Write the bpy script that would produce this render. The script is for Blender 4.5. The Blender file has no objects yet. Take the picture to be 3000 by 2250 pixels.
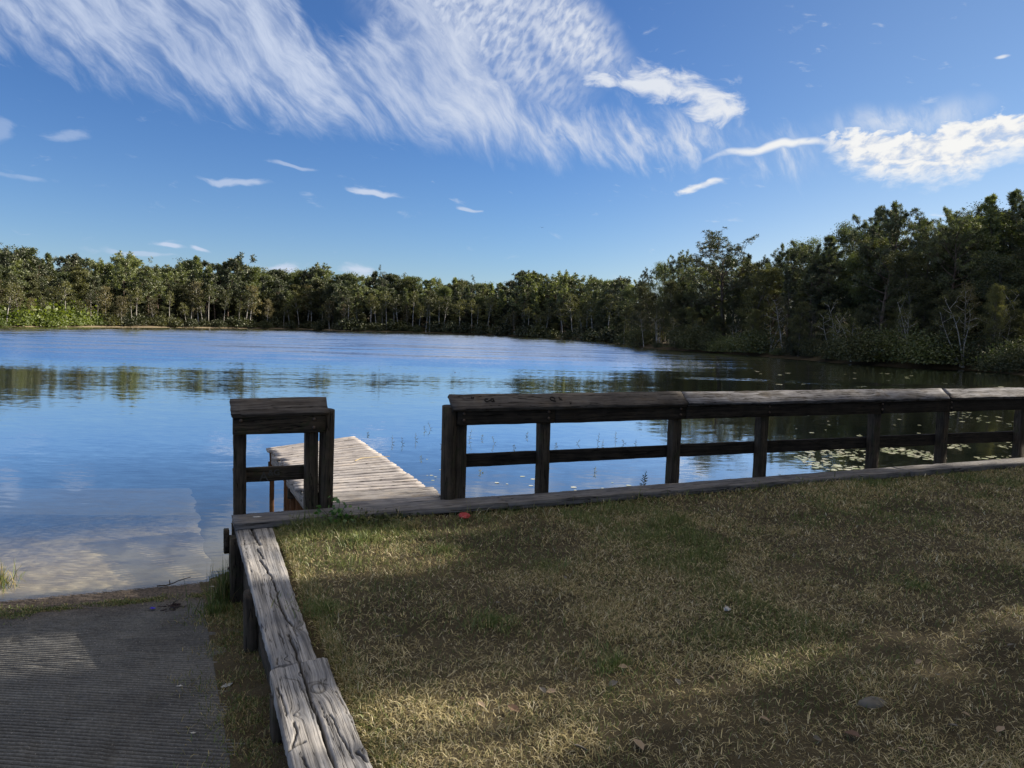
import bpy, math, random
import numpy as np
from mathutils import Matrix, Vector

# ---------------------------------------------------------------- camera, sky, sun
scene = bpy.context.scene
col = scene.collection
R = math.radians
FPX = 2253.0
ZK = 0.76                      # top of the timber kerb; water is z = 0
CAMZ = ZK + 1.60
_p = math.atan(177 / FPX); _ro = math.atan(0.025)
_r0 = np.array([1, 0, 0.]); _u0 = np.array([0, math.sin(_p), math.cos(_p)])
FW = np.array([0, math.cos(_p), -math.sin(_p)])
RT = math.cos(_ro) * _r0 + math.sin(_ro) * _u0
UP = -math.sin(_ro) * _r0 + math.cos(_ro) * _u0
CAM = np.array([0, 0, CAMZ])
cd = bpy.data.cameras.new("camera"); cam = bpy.data.objects.new("camera", cd); col.objects.link(cam)
cd.sensor_width = 36; cd.lens = FPX * 36 / 3000; cd.clip_end = 4000; cd.clip_start = 0.05
M = Matrix.Identity(4)
for i, v in enumerate((RT, UP, -FW)):
    for j in range(3): M[j][i] = v[j]
for j in range(3): M[j][3] = CAM[j]
cam.matrix_world = M
scene.camera = cam

SUN_AZ, SUN_EL = 70.0, 27.0
scene.view_settings.view_transform = 'Standard'
scene.view_settings.look = 'None'
scene.view_settings.exposure = 1.05
scene.view_settings.gamma = 1
sl = bpy.data.lights.new("sun", 'SUN'); so = bpy.data.objects.new("sun", sl); col.objects.link(so)
sl.energy = 4.6; sl.angle = R(0.5); sl.color = (1.0, 0.90, 0.75)
SD = Vector((math.sin(R(SUN_AZ)) * math.cos(R(SUN_EL)), math.cos(R(SUN_AZ)) * math.cos(R(SUN_EL)), math.sin(R(SUN_EL))))
so.rotation_euler = SD.to_track_quat('Z', 'Y').to_euler(); so.location = (30, 10, 40)
scene.cycles.max_bounces = 7; scene.cycles.transparent_max_bounces = 12
scene.cycles.diffuse_bounces = 3; scene.cycles.glossy_bounces = 3; scene.cycles.transmission_bounces = 4
scene.cycles.use_adaptive_sampling = True; scene.cycles.adaptive_threshold = 0.006
scene.cycles.use_denoising = True
scene.cycles.caustics_reflective = False; scene.cycles.caustics_refractive = False

def ray(px, py):
    v = FW + RT * (px - 1500) / FPX - UP * (py - 1125) / FPX
    return v
def at(px, py, z=0.0):
    v = ray(px, py); t = (z - CAM[2]) / v[2]
    return CAM + v * t
def at_depth(px, py, y):
    v = ray(px, py); return CAM + v * (y / v[1])
def proj(P):
    v = np.asarray(P, float) - CAM
    zc = v @ FW
    return 1500 + FPX * (v @ RT) / zc, 1125 - FPX * (v @ UP) / zc
def z_at(x, y, py):
    k = (1125 - py) / FPX
    a = k * (FW[0] * x + FW[1] * y) - (UP[0] * x + UP[1] * y)
    return CAM[2] + a / (UP[2] - k * FW[2])
def azel(px, py):
    v = ray(px, py); v = v / np.linalg.norm(v)
    return math.atan2(v[0], v[1]), math.asin(v[2])

# node helpers
class NT:
    def __init__(s, nt): s.nt = nt; s.n = nt.nodes; s.l = nt.links
    def new(s, t, **kw):
        n = s.n.new(t)
        for k, v in kw.items(): setattr(n, k, v)
        return n
    def put(s, sock, v):
        if hasattr(v, 'is_output') or isinstance(v, bpy.types.NodeSocket): s.l.new(v, sock)
        else: sock.default_value = v
    def m(s, op, a, b=None, c=None, clamp=False):
        n = s.new('ShaderNodeMath', operation=op, use_clamp=clamp)
        s.put(n.inputs[0], a)
        if b is not None: s.put(n.inputs[1], b)
        if c is not None: s.put(n.inputs[2], c)
        return n.outputs[0]
    def ss(s, v, lo, hi, a=0.0, b=1.0):
        n = s.new('ShaderNodeMapRange', interpolation_type='SMOOTHSTEP')
        s.put(n.inputs[0], v); s.put(n.inputs[1], lo); s.put(n.inputs[2], hi); s.put(n.inputs[3], a); s.put(n.inputs[4], b)
        return n.outputs[0]
    def ss2(s, v, lo, hi, a=0.0, b=1.0):
        n = s.new('ShaderNodeMapRange', interpolation_type='LINEAR')
        s.put(n.inputs[0], v)
        for i, q in enumerate((lo, hi, a, b)): n.inputs[i + 1].default_value = q
        return n.outputs[0]
    def mix(s, f, a, b):
        n = s.new('ShaderNodeMix', data_type='RGBA')
        s.put(n.inputs[0], f)
        s.put(n.inputs[6], a if not isinstance(a, tuple) else (*a[:3], 1)); s.put(n.inputs[7], b if not isinstance(b, tuple) else (*b[:3], 1))
        return n.outputs[2]
    def mul(s, a, b):
        n = s.new('ShaderNodeMix', data_type='RGBA', blend_type='MULTIPLY'); n.inputs[0].default_value = 1
        s.put(n.inputs[6], a if not isinstance(a, tuple) else (*a[:3], 1)); s.put(n.inputs[7], b if not isinstance(b, tuple) else (*b[:3], 1))
        return n.outputs[2]
    def noise(s, vec, scale, detail=3, rough=0.55, dist=0.0, lac=2.0):
        n = s.new('ShaderNodeTexNoise'); s.put(n.inputs['Vector'], vec); s.put(n.inputs['Scale'], scale)
        n.inputs['Detail'].default_value = detail; n.inputs['Roughness'].default_value = rough
        n.inputs['Distortion'].default_value = dist; n.inputs['Lacunarity'].default_value = lac
        return n.outputs['Fac']
    def mapping(s, vec, loc=(0, 0, 0), rot=(0, 0, 0), sc=(1, 1, 1)):
        n = s.new('ShaderNodeMapping'); s.put(n.inputs[0], vec); s.put(n.inputs[1], loc); s.put(n.inputs[2], rot); s.put(n.inputs[3], sc)
        return n.outputs[0]
    def xyz(s, a, b, c=0.0):
        n = s.new('ShaderNodeCombineXYZ'); s.put(n.inputs[0], a); s.put(n.inputs[1], b); s.put(n.inputs[2], c); return n.outputs[0]
    def sep(s, v):
        n = s.new('ShaderNodeSeparateXYZ'); s.put(n.inputs[0], v); return n.outputs
    def curve(s, v, pts, lo, hi):
        n = s.new('ShaderNodeFloatCurve')
        c = n.mapping.curves[0]; n.mapping.use_clip = False
        ys = [p[1] for p in pts]; y0, y1 = min(ys) - .01, max(ys) + .01
        q = [((p[0] - lo) / (hi - lo), (p[1] - y0) / (y1 - y0)) for p in pts]
        while len(c.points) < len(q): c.points.new(0.5, 0.5)
        for pt, (a, b) in zip(c.points, q): pt.location = (a, b); pt.handle_type = 'AUTO_CLAMPED'
        n.mapping.update()
        t = s.m('DIVIDE', s.m('SUBTRACT', v, lo), hi - lo, clamp=True)
        s.l.new(t, n.inputs[1])
        return s.m('ADD', s.m('MULTIPLY', n.outputs[0], y1 - y0), y0)

def build_world():
    w = bpy.data.worlds.new("World"); scene.world = w; w.use_nodes = True
    w.node_tree.nodes.clear(); t = NT(w.node_tree)
    sky = t.new('ShaderNodeTexSky', sky_type='NISHITA'); sky.sun_disc = False
    sky.sun_elevation = R(SUN_EL); sky.sun_rotation = R(SUN_AZ)
    sky.altitude = 0; sky.air_density = 1.0; sky.dust_density = 0.0; sky.ozone_density = 5.0
    g = t.new('ShaderNodeTexCoord').outputs['Generated']
    x, y, z = t.sep(g)
    az = t.m('ARCTAN2', x, y)
    el = t.m('ARCSINE', t.m('MAXIMUM', t.m('MINIMUM', z, 1.0), -1.0))
    P = t.xyz(az, el, 0.0)
    LO, HI = -0.9, 0.9
    def edge(pts):
        return t.curve(az, sorted([azel(*p) for p in pts] + []), LO, HI)
    def rot_noise(angle, sx, sy, scale, detail, rough=0.6, dist=0.0, seed=0.0, base=None):
        v = t.mapping(base if base is not None else P, (seed, seed * 0.7, 0), (0, 0, R(angle)), (1, 1, 1))
        v = t.mapping(v, sc=(sx, sy, 1))
        return t.noise(v, scale, detail, rough, dist)
    # warp for feathered edges
    wn = t.new('ShaderNodeTexNoise'); t.l.new(P, wn.inputs['Vector']); wn.inputs['Scale'].default_value = 9; wn.inputs['Detail'].default_value = 3
    wv = t.new('ShaderNodeVectorMath', operation='SUBTRACT'); t.l.new(wn.outputs['Color'], wv.inputs[0]); wv.inputs[1].default_value = (.5, .5, .5)
    ws = t.new('ShaderNodeVectorMath', operation='SCALE'); t.l.new(wv.outputs[0], ws.inputs[0]); ws.inputs['Scale'].default_value = 0.05
    wa = t.new('ShaderNodeVectorMath', operation='ADD'); t.l.new(P, wa.inputs[0]); t.l.new(ws.outputs[0], wa.inputs[1]); PW = wa.outputs[0]
    # ---- cirrus band between two edges
    low = edge([(-500, -60), (-200, 70), (0, 150), (200, 215), (450, 290), (700, 350), (1000, 400), (1300, 440), (1650, 495), (1900, 505), (2150, 500), (2380, 530), (2560, 470)])
    upp = edge([(-500, -900), (-100, -600), (500, -300), (760, -170), (870, 0), (950, 110), (1080, 50), (1200, -120), (1330, -60), (1450, 150), (1600, 290), (1900, 325), (2200, 365), (2430, 430), (2560, 460)])
    strand = rot_noise(-48, 1.0, 0.22, 46, 6, 0.62, 0.2, 1.3, PW)
    strand2 = rot_noise(-30, 1.0, 0.30, 44, 6, 0.62, 0.3, 4.1, PW)
    rightness = t.ss(az, azel(900, 300)[0], azel(1800, 300)[0])
    st = t.m('ADD', t.m('MULTIPLY', strand, t.m('SUBTRACT', 1.0, rightness)), t.m('MULTIPLY', strand2, rightness))
    big = rot_noise(25, 1, 0.5, 7, 3, 0.5, 0, 7.7)
    off = t.m('MULTIPLY', t.m('SUBTRACT', st, 0.5), 0.085)
    dl = t.m('ADD', t.m('SUBTRACT', el, low), off)
    du = t.m('ADD', t.m('SUBTRACT', upp, el), off)
    inside = t.m('MULTIPLY', t.ss(dl, -0.008, 0.050), t.ss(du, -0.012, 0.045))
    tex = t.m('ADD', t.m('MULTIPLY', t.ss(st, 0.30, 0.66), 0.68), t.m('MULTIPLY', t.m('ADD', t.ss(big, 0.3, 0.65), .20), 0.32))
    fade = t.ss(az, azel(2480, 450)[0], azel(2250, 450)[0])
    d1 = t.m('MULTIPLY', t.m('MULTIPLY', inside, tex), t.m('MULTIPLY', fade, 0.82))
    # ---- blob helper
    def blob(px, py, hx, hy, tilt=0.0, soft=0.6, warp=None):
        a, e = azel(px, py)
        v = t.mapping(warp if warp is not None else PW, (0, 0, 0))
        sub = t.new('ShaderNodeVectorMath', operation='SUBTRACT'); t.l.new(v, sub.inputs[0]); sub.inputs[1].default_value = (a, e, 0)
        v = t.mapping(sub.outputs[0], rot=(0, 0, R(tilt)))
        v = t.mapping(v, sc=(FPX / hx, FPX / hy, 0))
        ln = t.new('ShaderNodeVectorMath', operation='LENGTH'); t.l.new(v, ln.inputs[0])
        return t.ss(ln.outputs['Value'], 1.0, 1.0 - soft)
    # ---- mackerel sky field
    rip = rot_noise(38, 1.0, 0.5, 125, 3, 0.5, 0.3, 2.2, P)
    mk = t.m('MAXIMUM', blob(1380, -20, 430, 260, 20, 0.8), blob(1660, 90, 270, 120, 25, 0.8))
    mk = t.m('MAXIMUM', mk, t.m('MULTIPLY', blob(1540, 190, 260, 150, 20, 0.9), 0.8))
    d2 = t.m('MULTIPLY', t.m('MULTIPLY', mk, t.ss(rip, 0.25, 0.72, .30, 1.0)), 0.88)
    # ---- broken streaky patch
    br = rot_noise(12, 0.45, 1.0, 42, 6, 0.62, 0.4, 5.5, PW)
    pt = t.m('MAXIMUM', blob(1960, 235, 330, 85, 14, 0.95), t.m('MULTIPLY', blob(2080, 300, 170, 110, 20, 0.9), 0.9))
    pt = t.m('MAXIMUM', pt, blob(1750, 225, 130, 50, 0, 0.8))
    d3 = t.m('MULTIPLY', t.ss(t.m('ADD', t.m('MULTIPLY', pt, 0.42), br), 0.66, 0.98), 0.9)
    # ---- bright lumpy cloud field at the right
    hi4 = edge([(-400, 300), (2340, 425), (2400, 410), (2500, 385), (2620, 378), (2700, 382), (2800, 350), (2900, 338), (3000, 335), (3300, 310)])
    lo4 = edge([(-400, 305), (2340, 432), (2420, 470), (2520, 525), (2640, 552), (2780, 550), (2900, 500), (3000, 480), (3300, 460)])
    lump = rot_noise(-8, 0.6, 1.1, 70, 4, 0.6, 0.3, 3.1, P)
    lo_off = t.m('MULTIPLY', t.m('SUBTRACT', lump, 0.5), 0.045)
    in4 = t.m('MULTIPLY', t.ss(t.m('ADD', t.m('SUBTRACT', hi4, el), lo_off), -0.003, 0.008), t.ss(t.m('ADD', t.m('SUBTRACT', el, lo4), lo_off), -0.004, 0.030))
    in4 = t.m('MULTIPLY', in4, t.ss(az, azel(2330, 430)[0], azel(2480, 430)[0]))
    d4 = t.m('MULTIPLY', in4, t.ss(lump, 0.32, 0.56, 0.42, 1.0))
    tongue = blob(2270, 441, 230, 16, -3, 0.8)
    tongue = t.m('MULTIPLY', tongue, t.ss(lump, 0.3, 0.5, 0.6, 1.0))
    veil = t.m('MULTIPLY', blob(2640, 345, 250, 60, -6, 1.0), t.ss(strand2, 0.3, 0.7, 0.05, 0.65))
    # ---- small streaks
    fine = rot_noise(8, 0.3, 1.0, 70, 4, 0.6, 0.2, 8.2, PW)
    def streak(px, py, hx, hy, tilt, a):
        b = blob(px, py, hx, hy, tilt, 1.0)
        return t.m('MULTIPLY', t.ss(t.m('ADD', t.m('MULTIPLY', b, 0.5), fine), 0.62, 0.98), a)
    parts = [streak(*q) for q in [(2070, 545, 115, 24, -8, 1.0), (725, 530, 165, 17, 8, .6), (870, 500, 110, 11, 6, .45), (1095, 577, 110, 16, 9, .8),
             (1370, 616, 62, 10, 6, .55), (190, 395, 90, 22, 6, .35), (20, 365, 50, 45, 20, .3), (60, 512, 130, 13, 6, .3), (510, 722, 60, 12, 9, .8),
             (600, 730, 40, 14, 4, .8), (810, 765, 85, 26, 5, .85), (1055, 790, 110, 34, 3, .8), (420, 745, 190, 15, 6, .45), (1640, 815, 60, 22, 0, .7),
             (940, 795, 60, 30, 3, .6), (2960, 178, 30, 7, 0, .7)]]
    d = d1
    for q in [d2, d3, d4, tongue, veil] + parts: d = t.m('MAXIMUM', d, q)
    d = t.m('MULTIPLY', d, t.ss(y, 0.0, 0.2))
    # bright cloud added overhead, out of view, to lift the light in the shade
    fill_cloud = t.m('MULTIPLY', t.ss(z, 0.50, 0.68), t.ss(rot_noise(30, 1, 0.6, 3, 4), 0.25, 0.55, 0.55, 1.0))
    d = t.m('MAXIMUM', d, fill_cloud)
    near = t.ss(az, -0.4, 0.55)
    cc = t.mix(near, (3.5, 3.95, 4.9), (5.3, 5.3, 5.2))
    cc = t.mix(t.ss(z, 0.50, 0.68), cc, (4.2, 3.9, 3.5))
    cc = t.mix(t.m('MULTIPLY', t.m('SUBTRACT', 1.0, t.ss(lump, 0.25, 0.6)), in4), cc, (3.7, 3.8, 4.2))
    tint = t.mul(sky.outputs[0], t.mix(t.ss(el, .28, .0), (.40, .52, .69), (.56, .60, .70)))
    tint = t.mul(tint, t.mix(t.ss(az, -.05, .62), (1, 1, 1), (1.75, 1.24, .93)))
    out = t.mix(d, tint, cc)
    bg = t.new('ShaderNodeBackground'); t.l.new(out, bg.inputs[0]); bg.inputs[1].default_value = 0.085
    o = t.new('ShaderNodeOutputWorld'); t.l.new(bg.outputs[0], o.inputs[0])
    w.cycles.sampling_method = 'MANUAL'; w.cycles.sample_map_resolution = 512
build_world()

# ---------------------------------------------------------------- helpers
rng = np.random.default_rng(7); random.seed(7)
def tag(o, label=None, cat=None, group=None, kind=None):
    if label: o['label'] = label
    if cat: o['category'] = cat
    if group: o['group'] = group
    if kind: o['kind'] = kind
    return o
def mesh(name, V, quads=None, tris=None, mat=None, color=None, smooth=False, polys=None):
    me = bpy.data.meshes.new(name)
    V = np.asarray(V, np.float32).reshape(-1, 3)
    if polys is not None:
        me.from_pydata(V.tolist(), [], polys)
    else:
        q = np.asarray(quads if quads is not None else np.zeros((0, 4)), np.int32).reshape(-1, 4)
        t3 = np.asarray(tris if tris is not None else np.zeros((0, 3)), np.int32).reshape(-1, 3)
        nl = q.size + t3.size; nf = len(q) + len(t3)
        me.vertices.add(len(V)); me.vertices.foreach_set('co', V.ravel())
        me.loops.add(nl); me.loops.foreach_set('vertex_index', np.concatenate([q.ravel(), t3.ravel()]).astype(np.int32))
        me.polygons.add(nf)
        ls = np.concatenate([np.arange(len(q)) * 4, q.size + np.arange(len(t3)) * 3]).astype(np.int32)
        me.polygons.foreach_set('loop_start', ls)
        try: me.polygons.foreach_set('loop_total', np.concatenate([np.full(len(q), 4), np.full(len(t3), 3)]).astype(np.int32))
        except Exception: pass
    if color is not None:
        a = me.color_attributes.new('col', 'FLOAT_COLOR', 'POINT')
        c = np.ones((len(V), 4), np.float32); c[:, :color.shape[1]] = color
        a.data.foreach_set('color', c.ravel())
    if mat: me.materials.append(mat)
    me.update(calc_edges=True); me.validate()
    if smooth: me.polygons.foreach_set('use_smooth', np.ones(len(me.polygons), bool))
    return me
def link(name, me, parent=None, Mw=None):
    o = bpy.data.objects.new(name, me); col.objects.link(o)
    if parent is not None:
        o.parent = parent
        if Mw is not None: o.matrix_local = Matrix.Translation(-parent.location) @ Mw
    elif Mw is not None: o.matrix_world = Mw
    return o
def thing(name, loc, label, cat, group=None):
    o = bpy.data.objects.new(name, None); col.objects.link(o); o.location = Vector([float(v) for v in loc]); o.empty_display_size = .2
    return tag(o, label, cat, group)
def hsh(i, j, s):
    n = (i.astype(np.int64) * 374761393 + j.astype(np.int64) * 668265263 + s * 1442695041) & 0x7fffffff
    n = ((n ^ (n >> 13)) * 1274126177) & 0x7fffffff
    return ((n ^ (n >> 16)) & 0xffff) / 65535.0
def vn(x, y, s=0):
    x = np.asarray(x, float); y = np.asarray(y, float)
    i = np.floor(x); j = np.floor(y); u = x - i; v = y - j; u = u * u * (3 - 2 * u); v = v * v * (3 - 2 * v)
    i = i.astype(np.int64); j = j.astype(np.int64)
    return (hsh(i, j, s) * (1 - u) + hsh(i + 1, j, s) * u) * (1 - v) + (hsh(i, j + 1, s) * (1 - u) + hsh(i + 1, j + 1, s) * u) * v
def fbm(x, y, s=0, o=4):
    a = 0; w = .5; t = 0
    for k in range(o): a = a + w * vn(x * 2 ** k, y * 2 ** k, s + k * 17); t += w; w *= .55
    return a / t
def grid_mesh(name, X, Y, Z, mat, color=None, smooth=True):
    n, m = X.shape
    V = np.stack([X, Y, Z], -1).reshape(-1, 3)
    idx = np.arange(n * m).reshape(n, m)
    q = np.stack([idx[:-1, :-1], idx[:-1, 1:], idx[1:, 1:], idx[1:, :-1]], -1).reshape(-1, 4)
    return mesh(name, V, q, None, mat, color, smooth)
def frame(p0, xdir, ydir):
    x = Vector(xdir).normalized(); y = Vector(ydir); y = (y - x * y.dot(x)).normalized(); z = x.cross(y)
    m = Matrix.Identity(4)
    for j in range(3): m[j][0] = x[j]; m[j][1] = y[j]; m[j][2] = z[j]; m[j][3] = p0[j]
    return m

# ---------------------------------------------------------------- materials
def newmat(name):
    m = bpy.data.materials.new(name); m.use_nodes = True; m.node_tree.nodes.clear(); t = NT(m.node_tree)
    t.out = t.new('ShaderNodeOutputMaterial'); return m, t
def principled(t, colr, rough=0.8, spec=0.3, bump=None, bstr=0.3, bdist=0.01, metal=0.0):
    b = t.new('ShaderNodeBsdfPrincipled')
    t.put(b.inputs['Base Color'], (*colr, 1) if isinstance(colr, tuple) else colr)
    t.put(b.inputs['Roughness'], rough); b.inputs['Specular IOR Level'].default_value = spec; b.inputs['Metallic'].default_value = metal
    if bump is not None:
        bn = t.new('ShaderNodeBump'); bn.inputs['Strength'].default_value = bstr; bn.inputs['Distance'].default_value = bdist
        t.put(bn.inputs['Height'], bump); t.l.new(bn.outputs[0], b.inputs['Normal'])
    t.l.new(b.outputs[0], t.out.inputs[0]); return b
def wood(name, light, dark, warm=None, crack=1.0, moss=None, grain=1.0, bstr=0.6):
    m, t = newmat(name)
    oc = t.new('ShaderNodeTexCoord').outputs['Object']
    rnd = t.new('ShaderNodeObjectInfo').outputs['Random']
    off = t.xyz(t.m('MULTIPLY', rnd, 37.0), t.m('MULTIPLY', rnd, 11.0), t.m('MULTIPLY', rnd, 23.0))
    ad = t.new('ShaderNodeVectorMath', operation='ADD'); t.l.new(oc, ad.inputs[0]); t.l.new(off, ad.inputs[1]); v = ad.outputs[0]
    wob = t.noise(t.mapping(v, sc=(2.2, 5, 5)), 1.0, 2)
    ws = t.new('ShaderNodeVectorMath', operation='ADD'); t.l.new(v, ws.inputs[0]); t.l.new(t.xyz(0.0, t.m('MULTIPLY', wob, 0.05), t.m('MULTIPLY', wob, 0.03)), ws.inputs[1]); v = ws.outputs[0]
    g1 = t.noise(t.mapping(v, sc=(1.6 * grain, 70 * grain, 70 * grain)), 1.0, 5, 0.65)
    g2 = t.noise(t.mapping(v, sc=(3.0, 16, 16)), 1.0, 4, 0.6)
    blot = t.noise(v, 6.0, 4, 0.6)
    cr = t.noise(t.mapping(v, sc=(1.1, 24, 24)), 1.0, 3, 0.5)
    line = t.ss(t.m('ABSOLUTE', t.m('SUBTRACT', cr, 0.5)), 0.0, 0.022 * crack)
    fac = t.m('ADD', t.m('MULTIPLY', g1, 0.6), t.m('MULTIPLY', g2, 0.4))
    c = t.mix(t.ss(fac, 0.36, 0.62), dark, light)
    if warm: c = t.mix(t.ss(blot, 0.5, 0.72), c, t.mix(t.ss(g1, .35, .65), dark, warm))
    if moss: c = t.mix(t.m('MULTIPLY', t.ss(t.noise(v, 11, 4), 0.5, 0.68), 0.6), c, moss)
    c = t.mul(c, t.mix(t.ss(blot, 0.3, 0.7), (.72, .72, .74), (1.1, 1.1, 1.08)))
    c = t.mul(c, t.mix(line, (.16, .15, .14), (1, 1, 1)))
    h = t.m('ADD', t.m('MULTIPLY', g1, 0.6), t.m('MULTIPLY', line, 0.8))
    principled(t, c, 0.85, 0.2, h, bstr, 0.006)
    return m
W_GREY = wood('weathered_grey_wood', (.36, .34, .33), (.13, .12, .12), (.33, .28, .23), 1.2)
W_PALE = wood('pale_bleached_wood', (.52, .49, .48), (.26, .235, .23), (.50, .44, .40), .7)
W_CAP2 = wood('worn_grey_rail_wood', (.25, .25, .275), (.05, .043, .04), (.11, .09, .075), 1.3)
W_DARK = wood('dark_brown_wood', (.085, .068, .052), (.032, .026, .021), (.10, .07, .045), .8, (.04, .045, .022))  # dark brown timber with random greenish patches
W_BLACK = wood('black_backlit_wood', (.045, .037, .03), (.016, .013, .011), (.05, .038, .026), .8)  # near-black tone holds the backlit shade of the long railing's boards
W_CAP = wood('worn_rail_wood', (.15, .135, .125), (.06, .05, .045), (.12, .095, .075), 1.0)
W_ORNG = wood('orange_leg_wood', (.21, .10, .05), (.10, .05, .025), None, .8)  # orange-brown tone with grain, used on the dock legs
W_KERB = wood('grey_kerb_wood', (.24, .23, .23), (.10, .095, .095), (.22, .19, .16), 1.0)

def hero_wood():
    m, t = newmat('split_grey_plank_wood')
    oc = t.new('ShaderNodeTexCoord').outputs['Object']
    a = t.new('ShaderNodeVertexColor'); a.layer_name = 'col'
    s = t.sep(a.outputs[0])
    rnd = t.new('ShaderNodeObjectInfo').outputs['Random']
    ad = t.new('ShaderNodeVectorMath', operation='ADD'); t.l.new(oc, ad.inputs[0]); t.l.new(t.xyz(t.m('MULTIPLY', rnd, 31.0), t.m('MULTIPLY', s[1], 0.10), 0.0), ad.inputs[1]); v = ad.outputs[0]
    g1 = t.noise(t.mapping(v, sc=(2.0, 120, 3)), 1.0, 6, 0.7)
    g2 = t.noise(t.mapping(v, sc=(1.2, 34, 3)), 1.0, 4, 0.6)
    bl = t.noise(t.mapping(v, sc=(3, 6, 3)), 1.0, 4, 0.6)
    fac = t.m('ADD', t.m('MULTIPLY', g1, 0.5), t.m('MULTIPLY', g2, 0.5))
    c = t.mix(t.ss(fac, 0.34, 0.64), (.095, .093, .095), (.40, .395, .40))
    c = t.mul(c, t.mix(t.ss(bl, 0.3, 0.7), (.62, .64, .68), (1.12, 1.08, 1.02)))
    ck = t.noise(t.mapping(v, sc=(1.4, 48, 3)), 1.0, 2, 0.5)
    ln = t.ss(t.m('ABSOLUTE', t.m('SUBTRACT', ck, 0.5)), 0.0, 0.018)
    c = t.mul(c, t.mix(ln, (.22, .21, .2), (1, 1, 1)))
    c = t.mul(c, t.mix(s[0], (.06, .055, .05), (1, 1, 1)))
    h = t.m('ADD', t.m('MULTIPLY', g1, 0.7), t.m('MULTIPLY', ln, 0.6))
    principled(t, c, 0.85, 0.2, h, 0.7, 0.006)
    return m
W_HERO = hero_wood()

def leafmat(name, c1, c2, trans=0.35, gloss=0.12, var=0.35):
    m, t = newmat(name)
    oi = t.new('ShaderNodeObjectInfo').outputs['Random']
    geo = t.new('ShaderNodeNewGeometry')
    n = t.noise(t.new('ShaderNodeTexCoord').outputs['Object'], 1.1, 3, .6)
    isl = geo.outputs['Random Per Island']
    f = t.m('ADD', t.m('ADD', t.m('MULTIPLY', n, 0.9), t.m('MULTIPLY', isl, 0.5)), t.m('MULTIPLY', t.m('SUBTRACT', oi, 0.5), 0.6))
    c = t.mix(t.ss(f, 0.35, 1.05), c1, c2)
    c = t.mul(c, t.mix(oi, (1 - var, 1 - var, 1 - var), (1 + var, 1 + var * .9, 1 + var * .6)))
    d = t.new('ShaderNodeBsdfDiffuse'); t.l.new(c, d.inputs[0])
    tr = t.new('ShaderNodeBsdfTranslucent'); t.l.new(t.mul(c, (1.3, 1.25, .6)), tr.inputs[0])
    gl = t.new('ShaderNodeBsdfGlossy'); gl.inputs['Roughness'].default_value = 0.6; gl.inputs[0].default_value = (.8, .8, .7, 1)
    m1 = t.new('ShaderNodeMixShader'); m1.inputs[0].default_value = trans; t.l.new(d.outputs[0], m1.inputs[1]); t.l.new(tr.outputs[0], m1.inputs[2])
    m2 = t.new('ShaderNodeMixShader'); m2.inputs[0].default_value = gloss; t.l.new(m1.outputs[0], m2.inputs[1]); t.l.new(gl.outputs[0], m2.inputs[2])
    t.l.new(m2.outputs[0], t.out.inputs[0]); return m
L_PINE = leafmat('pine_needles', (.028, .048, .018), (.135, .168, .058), .4, .12)
L_BROAD = leafmat('broad_leaves', (.030, .050, .018), (.085, .112, .036), .4, .07)
L_OLIVE = leafmat('olive_leaves', (.050, .062, .022), (.112, .118, .042), .4, .06)
L_RUST = leafmat('rusty_leaves', (.075, .068, .034), (.145, .13, .065), .35, .05)
L_BRIGHT = leafmat('bright_green_leaves', (.075, .12, .02), (.16, .21, .04), .5, .06, .15)
L_DARK = leafmat('dark_shrub_leaves', (.018, .030, .013), (.055, .065, .025), .3, .06)
def barkmat(name, a, b):
    m, t = newmat(name)
    oc = t.new('ShaderNodeTexCoord').outputs['Object']
    n = t.noise(t.mapping(oc, sc=(6, 6, 2)), 1.0, 5, .65)
    principled(t, t.mix(t.ss(n, .35, .65), a, b), .9, .1, n, .5, .03); return m
B_PINE = barkmat('pine_bark', (.07, .05, .04), (.20, .15, .12))
B_PALE = barkmat('pale_bark', (.24, .22, .20), (.56, .53, .49))
B_GREY = barkmat('grey_bark', (.06, .055, .05), (.16, .145, .13))

def attr_mat(name, rough=.8, trans=0.25, gloss=.04):
    m, t = newmat(name)
    a = t.new('ShaderNodeVertexColor'); a.layer_name = 'col'
    d = t.new('ShaderNodeBsdfDiffuse'); t.l.new(a.outputs[0], d.inputs[0])
    tr = t.new('ShaderNodeBsdfTranslucent'); t.l.new(a.outputs[0], tr.inputs[0])
    g = t.new('ShaderNodeBsdfGlossy'); g.inputs['Roughness'].default_value = .45
    m1 = t.new('ShaderNodeMixShader'); m1.inputs[0].default_value = trans; t.l.new(d.outputs[0], m1.inputs[1]); t.l.new(tr.outputs[0], m1.inputs[2])
    m2 = t.new('ShaderNodeMixShader'); m2.inputs[0].default_value = gloss; t.l.new(m1.outputs[0], m2.inputs[1]); t.l.new(g.outputs[0], m2.inputs[2])
    t.l.new(m2.outputs[0], t.out.inputs[0]); return m
GRASS = attr_mat('grass_blades')
def plain(name, c, rough=.7, spec=.3, var=None, metal=0.0):
    m, t = newmat(name)
    n = t.noise(t.new('ShaderNodeTexCoord').outputs['Object'], 25, 3)
    principled(t, t.mix(n, tuple(v * .75 for v in c), tuple(min(1, v * 1.2) for v in c)), rough, spec, n, .2, .004, metal); return m

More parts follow.
